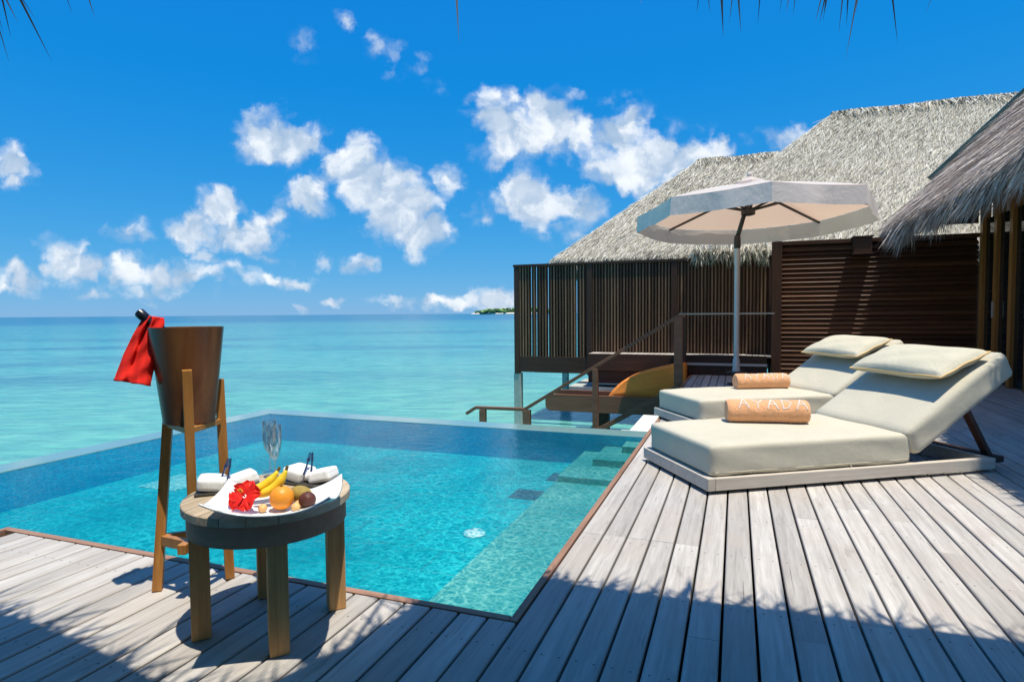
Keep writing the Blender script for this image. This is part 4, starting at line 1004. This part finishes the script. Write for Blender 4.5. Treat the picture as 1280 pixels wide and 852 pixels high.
# ------------------------------------------------------------------ PARASOL
def parasol():
    base = Vector((3.376, 9.10, 0)); t = empty('parasol', 'large off-white octagonal parasol on metal pole behind the loungers', 'umbrella', base)
    cx, cy, R0, zr, za, vh = .185, -.088, 1.65, 2.595, 2.99, .245
    b = MB(); b.lathe([(.13, .001), (.13, .015), (.06, .018), (.055, .175), (.145, .178), (.145, .198), (.06, .202)], 36); b.build('base_plate', M['blackmetal'], t, True, angle=40)
    b = MB(); b.lathe([(.06, .203), (.06, .23), (.052, .235), (.050, .38), (.046, .39)], 24); b.build('base_sleeve', M['alu'], t, True, angle=40)
    b = MB(); b.lathe([(.039, .21), (.039, 2.08)], 20); b.build('pole', M['alu'], t, True, angle=40)
    b = MB(); b.lathe([(.045, 2.04), (.049, 2.08), (.047, 2.19), (.041, 2.23)], 20); b.build('tilt_joint', M['blackmetal'], t, True, angle=40)
    b = MB(); b.tube([(0, 0, 2.20), (cx*.5, cy*.4, 2.56), (cx, cy, 2.93)], .032, 14); b.build('upper_pole', M['blackmetal'], t, True)
    a0 = R(-104); ang = [a0 + k*math.pi/4 for k in range(8)]
    rim = [Vector((cx+R0*math.cos(a), cy+R0*math.sin(a), zr - .048*R0*math.sin(a))) for a in ang]; ap = Vector((cx-.05, cy, za))
    # canopy panels, slightly sagging between ribs
    b = MB()
    for k in range(8):
        A, B = rim[k], rim[(k+1) % 8]
        def fn(u, v):
            e = A*(1-u)+B*u; p = ap*(1-v)+e*v
            s_ = 4*u*(1-u); p = p + Vector((0, 0, -.018*s_*v + .03*math.sin(math.pi*v)*(1-.6*s_)))
            return p
        b.grid(9, 12, fn, .5)
    o = b.build('canopy', M['canopy'], t, True, angle=20)
    b = MB()
    for k in range(8):
        A, B = rim[k], rim[(k+1) % 8]; rr = random.Random(k)
        ph = rr.uniform(0, 6)
        def fn(u, v):
            e = A*(1-u)+B*u; s_ = 4*u*(1-u)
            out = Vector((e.x-cx, e.y-cy, 0)).normalized()
            z = -.018*s_ - v*vh*(1 - .02*s_) - .004
            return e + Vector((0, 0, z)) + out*(.008 + .016*v*math.sin(u*8+ph)*s_ + .005*v*math.sin(u*21+ph) + .02*v)
        b.grid(22, 7, fn, .5)
    b.build('valance', M['valance'], t, True)
    b = MB(); tp = []
    for k in range(8):
        A = ap + (rim[k]-ap)*.15 + Vector((0, 0, .045)); tp.append(A)
    b.add(tp + [ap + Vector((0, 0, .10))] + [p - Vector((0, 0, .05)) + (p-ap)*.06 for p in tp], [(k, (k+1) % 8, 8) for k in range(8)] + [(9+k, 9+(k+1) % 8, (k+1) % 8, k) for k in range(8)])
    b.build('vent_cap', M['canopy'], t)
    b = MB(); b.lathe([(.03, 0), (.04, .03), (.02, .06), (0, .07)], 16, Matrix.Translation(ap + Vector((0, 0, .09)))); b.build('finial', M['valance'], t, True)
    hubz = za-.10; b = MB(); b.lathe([(.05, -.06), (.09, -.05), (.09, .02), (.05, .05)], 18, Matrix.Translation((cx, cy, hubz))); b.build('hub', M['blackmetal'], t, True, angle=40)
    b = MB(); b.lathe([(.055, -.06), (.10, -.045), (.10, .045), (.055, .06)], 18, Matrix.Translation((cx*.72, cy*.72, 2.575))); b.build('runner', M['blackmetal'], t, True, angle=40)
    for k in range(8):
        b = MB(); e = rim[k] + Vector((0, 0, -.03)); c0 = Vector((cx, cy, hubz))
        b.bar(tuple(c0 + (e-c0)*.03), tuple(e), .036, .026); rb = b.build('rib', M['blackmetal'], t)
        mid = c0 + (e-c0)*.36 + Vector((0, 0, -.02)); b = MB(); b.bar((cx*.72, cy*.72, 2.575), tuple(mid), .034, .026); b.build('strut', M['blackmetal'], rb)
parasol()

# ------------------------------------------------------------------ ICE BUCKET ON STAND
BC = Vector((-1.305, 2.43, 0)); BA = math.atan2(.42, .907)
def bucket_stand():
    t = empty('bucket_stand', 'tall three-legged orange teak stand holding the wine cooler at the pool edge', 'stand', BC)
    T3 = lambda x, y, z: Vector((x-BC.x, y-BC.y, z))
    legs = [(T3(-1.250, 2.335, .001), T3(-1.238, 2.297, .895)), (T3(-1.432, 2.385, .001), T3(-1.405, 2.470, .78)), (T3(-1.192, 2.495, .001), T3(-1.232, 2.535, .835))]
    for a, c in legs:
        b = MB(); b.bar(a, c, .034, .036, (a.x, a.y, 0), .003); b.build('leg', M['stand'], t)
    pt = lambda k, z: legs[k][0] + (legs[k][1]-legs[k][0])*(z/legs[k][1].z)
    for i_, j_, ext in ((1, 0, -.022), (0, 2, .0), (1, 2, .0)):
        a, c = pt(i_, .20), pt(j_, .20); d = (c-a).normalized()
        b = MB(); b.bar(a + d*.019, c + d*(ext - .0) - d*(0 if ext else .019), .024, .040, (0, 0, 1), .002); b.build('stretcher', M['stand'], t)
    b = MB(); e = pt(0, .20); b.box(e.x-.045, e.x-.012, e.y-.04, e.y+.0, .183, .222, None, .003); b.build('tenon_block', M['stand'], t)
    for i_, j_ in ((1, 0), (0, 2), (2, 1)):
        a, c = pt(i_, .660), pt(j_, .660); d = (c-a).normalized()
        b = MB(); b.bar(a + d*.019, c - d*.019, .022, .022, (0, 0, 1), .002); b.build('bearer', M['stand'], t)
bucket_stand()
t = empty('wine_cooler', 'tapered glossy bronze brown wine cooler seated in the teak stand', 'ice bucket', BC + Vector((0, 0, .672)))
b = MB(); b.lathe([(.0, .012), (.084, .012), (.088, .0), (.094, .004), (.135, .378), (.135, .384), (.131, .384), (.128, .376), (.09, .025), (0, .022)], 56)
b.build('bucket_body', M['bucket'], t, True, angle=50)
def bottle():
    d = Vector((-.74, -.02, .70)).normalized()          # axis, bottom to top
    top = Vector((-1.480, 2.405, 1.117)); base = top - d*.305
    q = Vector((0, 0, 1)).rotation_difference(d)
    t = empty('champagne_bottle', 'dark bottle leaning over the left rim of the wine cooler under the red cloth', 'bottle', base); t.rotation_mode = 'QUATERNION'; t.rotation_quaternion = q
    b = MB(); b.lathe([(0, .012), (.03, .002), (.038, .006), (.040, .02), (.040, .13), (.034, .17), (.018, .215), (.0145, .24), (.0145, .27)], 28); b.build('glass', M['bottle'], t, True)
    b = MB(); b.lathe([(.0165, .215), (.0162, .262), (.0195, .266), (.0200, .294), (.0185, .303), (.013, .307), (0, .305)], 24); b.build('foil_cap', M['foil'], t, True, angle=40)
bottle()
def red_cloth():
    Y0 = 2.385
    ctr = []
    rows = [(0.0, 183, 205, 394, 397), (0.10, 176, 206, 401, 404), (0.28, 166, 203, 418, 416), (0.55, 154, 197, 443, 445), (0.80, 147, 191, 462, 468), (1.0, 142, 188, 475, 482)]
    def lerp(v, k):
        for a, c in zip(rows[:-1], rows[1:]):
            if v <= c[0]: f = (v-a[0])/(c[0]-a[0]); return a[k]*(1-f)+c[k]*f
        return rows[-1][k]
    b = MB()
    def fn(u, v):
        a = 2*math.pi*u; xl, xr, yl, yr = lerp(v, 1), lerp(v, 2), lerp(v, 3), lerp(v, 4)
        c = math.cos(a); s_ = math.sin(a)
        fx = (c+1)/2
        x = xl*(1-fx)+xr*fx; y = yl*(1-fx)+yr*fx
        dep = -s_*(.022+.016*v) - .075*v + .03
        if s_ > 0:     # front folds: a deep pleat a third of the way across, softer ones beside it
            pl = math.exp(-((fx-.36)/.07)**2); dep += pl*(.034*(1-.7*v)) ; 
            dep += .006*math.sin(fx*13+v*2.2)*v + .003*math.sin(fx*25-v*5)
            y += 1.0*math.sin(fx*14+1)*v*v*.6 - 3*pl*v*v*v
        wr = .004*math.sin(v*16+fx*9)*(1 if s_ > 0 else .4)
        P = at(x, y, Y0 + dep + wr)
        return P
    b.grid(72, 40, fn, .5, True)
    top = [i for i in range(72)]; b.f.append(list(range(71, -1, -1))); b.r.append(.5)
    o = b.build('napkin', M['red'], None, True)
    m = o.modifiers.new('s', 'SOLIDIFY'); m.thickness = .003
    tag(o, 'red cloth napkin draped over the bottle neck and hanging beside the wine cooler', 'napkin')
red_cloth()

# ------------------------------------------------------------------ SIDE TABLE
TC = Vector((-.872, 2.135, 0)); TH_ = .468; TA = R(-18)
def table():
    t = empty('side_table', 'small round teak side table with four square legs near the pool edge', 'table', TC, TA)
    Rr = .279
    b = MB(); n = 7; w_ = 2*Rr/n; gap = .003
    prof = []
    # planked top: straight boards clipped to the disc, with a rim ring
    for i in range(n):
        x0 = -Rr + i*w_ + gap/2; x1 = x0 + w_ - gap; ri = Rr-.0
        xs = [x0 + (x1-x0)*k/8 for k in range(9)]
        up = [(x, math.sqrt(max(ri*ri-x*x, 1e-6))) for x in xs]; dn = [(x, -y) for x, y in up[::-1]]
        pg = up + dn; m_ = len(pg)
        b.add([(x, y, TH_-.028) for x, y in pg] + [(x, y, TH_-.003) for x, y in pg] + [(x*.992 if abs(x) > .2 else x, y*.988, TH_) for x, y in pg],
              [tuple(range(m_))] + [((k+1) % m_, k, m_+k, m_+(k+1) % m_) for k in range(m_)] + [(m_+(k+1) % m_, m_+k, 2*m_+k, 2*m_+(k+1) % m_) for k in range(m_)] + [tuple(range(3*m_-1, 2*m_-1, -1))])
    b.build('tabletop', M['teak_top'], t)
    b = MB(); r1, r0, z0, z1 = .264, .240, .366, TH_-.029
    b.lathe([(r0, z0), (r1, z0), (r1, z1), (r0, z1), (r0, z0)], 64, caps=False); b.build('apron', M['apron'], t, True, angle=40)
    for k in range(4):
        a = R(45)+k*math.pi/2; c, s_ = math.cos(a), math.sin(a)
        mm = Matrix.Translation((.226*c, .226*s_, 0)) @ Matrix.Rotation(a, 4, 'Z')
        b = MB(); b.box(-.031, .031, -.031, .031, 0.001, z1, None, .004, mm); b.build('leg', M['teak'], t)
table()
ZT = TH_ + .0015
def on(x, y, h=0):      # a spot on the table top
    d = ray(x, y); k = (ZT+h-CAMH)/d.z; return Vector((0, 0, CAMH)) + d*k
def platter():
    c = on(346, 640, 0.0); c.z = ZT
    o = empty('fruit_platter', 'white curved porcelain platter with upswept corners on the teak side table', 'plate', c, R(8))
    hx, hy = .195, .112
    def sf(u, v):
        x = u*2-1; y = v*2-1
        z = .010 + .046*(abs(x)**2.4) + .020*abs(y)**3 + .006*(x*x*y*y)
        return (x*hx*(1-.05*y*y), y*hy*(1+.20*x*x), z)
    b = MB(); b.grid(36, 28, sf, .5); m_ = b.build('dish', M['porcelain'], o, True)
    s = m_.modifiers.new('s', 'SOLIDIFY'); s.thickness = .006; s.offset = -1
    b = MB(); b.lathe([(.0, 0.0), (.85, 0.0), (1, .006), (.9, .006)], 36, Matrix.Diagonal((.09, .055, 1, 1))); b.build('foot', M['porcelain'], o, True)
    return c
PC = platter()
def fruit():
    rot = Matrix.Rotation(R(8), 4, 'Z')
    P = lambda x, y, z: PC + rot @ Vector((x, y, z))
    # bananas
    for i, (x, y, dz, tilt, lab) in enumerate(((-.015, .035, .012, 36, 'front yellow banana leaning upright against the orange'), (-.055, .055, .012, 26, 'rear yellow banana lying behind the red flower'))):
        b = MB(); n = 16; pts = []; rad = []
        for k in range(n):
            t_ = k/(n-1); a = (t_-.5)*1.25; rr = .105
            q = Vector((rr*math.sin(a), 0, rr*(1-math.cos(a))))
            q = Matrix.Rotation(R(-tilt), 4, 'Y') @ q
            q = Matrix.Rotation(R(25), 4, 'Z') @ q
            pts.append(q); rad.append(.0165*min(1, .35+2.4*min(t_, 1-t_)) if .05 < t_ < .95 else .0055)
        o = empty('banana', lab, 'banana', P(x, y, .060+dz), 0, 'bananas on the platter')
        b.tube(pts, rad, 6); b.build('skin', M['banana'], o, True)
        b = MB(); b.tube([pts[-1], pts[-1]+(pts[-1]-pts[-2]).normalized()*.014], [.0052, .0048], 6); b.build('stem', M['stem'], o)
    o = empty('orange', 'round bright orange in the middle of the white platter', 'fruit', P(.020, -.015, .051))
    b = MB(); b.ico((0, 0, 0), .0375, 4, lambda c: 1-.03*math.exp(-((c.z-1)/.03)**2)); b.build('peel', M['orange_peel'], o, True)
    b = MB(); b.lathe([(.005, .0), (.004, .004), (0, .005)], 8, Matrix.Translation((0, 0, .0362))); b.build('stem_end', M['stem'], o)
    o = empty('green_fruit', 'oval greenish brown fruit behind the orange on the platter', 'fruit', P(.068, .032, .046), R(-25))
    b = MB(); b.ico((0, 0, 0), (.043, .028, .028), 3); b.build('skin', M['kiwi'], o, True); b = MB(); b.ico((.042, 0, 0), .004, 1); b.build('stem_end', M['stem'], o)
    o = empty('dark_fruit', 'dark purple brown knobbly fruit at the right of the platter', 'fruit', P(.098, -.012, .040))
    b = MB(); b.ico((0, 0, 0), (.027, .025, .025), 3, lambda c: 1+.07*math.sin(c.x*17)*math.sin(c.y*17+1)*math.sin(c.z*15+2)); b.build('skin', M['passion'], o, True); b = MB(); b.ico((0, 0, .0245), .004, 1); b.build('stem_end', M['stem'], o)
    for i, (x, y, lab) in enumerate(((.066, -.036, 'small tan fruit between the orange and the dark purple fruit, nearest the rim'), (.070, -.010, 'small tan fruit wedged behind its twin beside the orange'), (-.035, -.030, 'small tan fruit half hidden under the red flower'))):
        b = MB(); b.ico((0, 0, 0), (.0145, .0135, .0135), 2); o = b.build('small_fruit', M['longan'], None, True); o.location = P(x, y, .0255); tag(o, lab, 'fruit', 'small tan fruits on the platter')
    # hibiscus
    o = empty('hibiscus_flower', 'red hibiscus bloom resting on the left of the white platter', 'flower', P(-.088, -.030, .066))
    o.rotation_euler = (R(52), 0, R(-12))
    for k in range(5):
        b = MB(); a0 = k*2*math.pi/5 + .3
        def fn(u, v):
            s_ = (u-.5)*2; w_ = .030*math.sin(math.pi*min(1, .12+v*.80))**.7
            x = .005 + v*.046; y = s_*w_
            z = .022*v - .026*v*v + .007*math.sin(s_*9+k*2)*v*v + .010*s_*s_*v
            c, n_ = math.cos(a0), math.sin(a0)
            return (x*c-y*n_, x*n_+y*c, z)
        b.grid(15, 10, fn, .5); b.build('petal', M['petal'], o, True)
    b = MB(); b.tube([(0, 0, 0), (.004, 0, .025), (.010, .004, .05)], [.003, .0024, .002], 8); b.build('pistil', M['petal'], o, True)
    b = MB()
    for k in range(14): b.ico((.007+.004*math.cos(k*2.4), .003+.004*math.sin(k*2.4), .032+.0013*k), .0018, 1)
    b.build('stamen', M['banana'], o)
fruit()
def napkins():
    for (x, y, rz, lab, side) in ((285, 612, 22, 'left', -1), (388, 603, -24, 'right', 1)):
        c = on(x, y); t = empty('cloth_napkin', 'folded white napkin on a tray ' + ('beside the red flower at left' if side < 0 else 'at the back right of the table'), 'napkin', c + Vector((0, 0, .0085)), R(rz), 'white folded napkins on the table')
        c1 = rounded_box(.088, .088, .042, .011, 10, .004, 1); c1.build('folded_end', M['white_cloth'], t, True, Matrix.Translation((-.052, 0, .024)) @ Matrix.Rotation(R(8), 4, 'Y'))
        c1 = rounded_box(.088, .088, .042, .011, 10, .004, 3); c1.build('folded_end', M['white_cloth'], t, True, Matrix.Translation((.052, .012, .026)) @ Matrix.Rotation(R(-14), 4, 'Y') @ Matrix.Rotation(R(14), 4, 'Z'))
        c1 = rounded_box(.06, .065, .030, .012, 8, .0, 5); c1.build('folded_middle', M['white_cloth'], t, True, Matrix.Translation((0, .003, .017)))
        b = MB(); b.box(-.105, .105, -.055, .06, 0, .008, None, .003); o = b.build('tray', M['slate'], None, M=Matrix.Translation(c) @ Matrix.Rotation(R(rz), 4, 'Z'))
        tag(o, 'thin dark slate tray under the ' + ('left' if side < 0 else 'right') + ' white napkin', 'tray', 'slate trays on the table')
        # cutlery propped on the waist of the napkin
        for j, nm in enumerate(('fork', 'knife')):
            s_ = -1 if j == 0 else 1
            base = c + Vector((s_*.014, -.030, .038)); top = c + Vector((s_*.003 + .002, .018, .112))
            d = (top-base).normalized(); q = Vector((0, 0, 1)).rotation_difference(d)
            o = empty(nm, 'small shiny blue %s propped upright on the %s white napkin' % (nm, 'left' if side < 0 else 'right'), 'cutlery', base, 0, 'shiny cutlery on the napkins'); o.rotation_mode = 'QUATERNION'; o.rotation_quaternion = q
            b = MB(); b.bar((0, 0, 0), (0, 0, .052), .0075, .004, (0, 1, 0), 0, None, .0048, .0034); b.build('handle', M['blue_steel'], o)
            b = MB()
            if nm == 'fork':
                b.box(-.006, .006, -.0015, .0015, .052, .066)
                for k in (-1, 0, 1): b.box(k*.0045-.0012, k*.0045+.0012, -.0012, .0012, .0665, .088)
                b.build('tines', M['blue_steel'], o)
            else:
                b.bar((0, 0, .052), (.001, 0, .088), .0095, .0022, (0, 1, 0), 0, None, .004, .0016); b.build('blade', M['blue_steel'], o)
napkins()
def flutes():
    for (x, y, lab) in ((338, 589, 'empty clear champagne flute at the back, slightly left of its twin'), (344, 597, 'empty clear champagne flute nearer the fruit, slightly right of its twin')):
        c = on(x, y); t = empty('champagne_flute', lab, 'glass', c, 0, 'champagne flutes on the table')
        b = MB(); b.lathe([(.030, .0), (.030, .0015), (.012, .004), (.0045, .008)], 36); b.build('foot', M['glass'], t, True)
        b = MB(); b.lathe([(.0045, .008), (.0036, .03), (.0038, .062), (.006, .070)], 16, caps=False); b.build('stem', M['glass'], t, True)
        b = MB(); b.lathe([(.006, .070), (.014, .082), (.0225, .105), (.0265, .135), (.0275, .165), (.0262, .208), (.0255, .209), (.0250, .208), (.0262, .165), (.0252, .136), (.0212, .107), (.012, .085), (.0, .078)], 36, caps=False); b.build('bowl', M['glass'], t, True)
flutes()
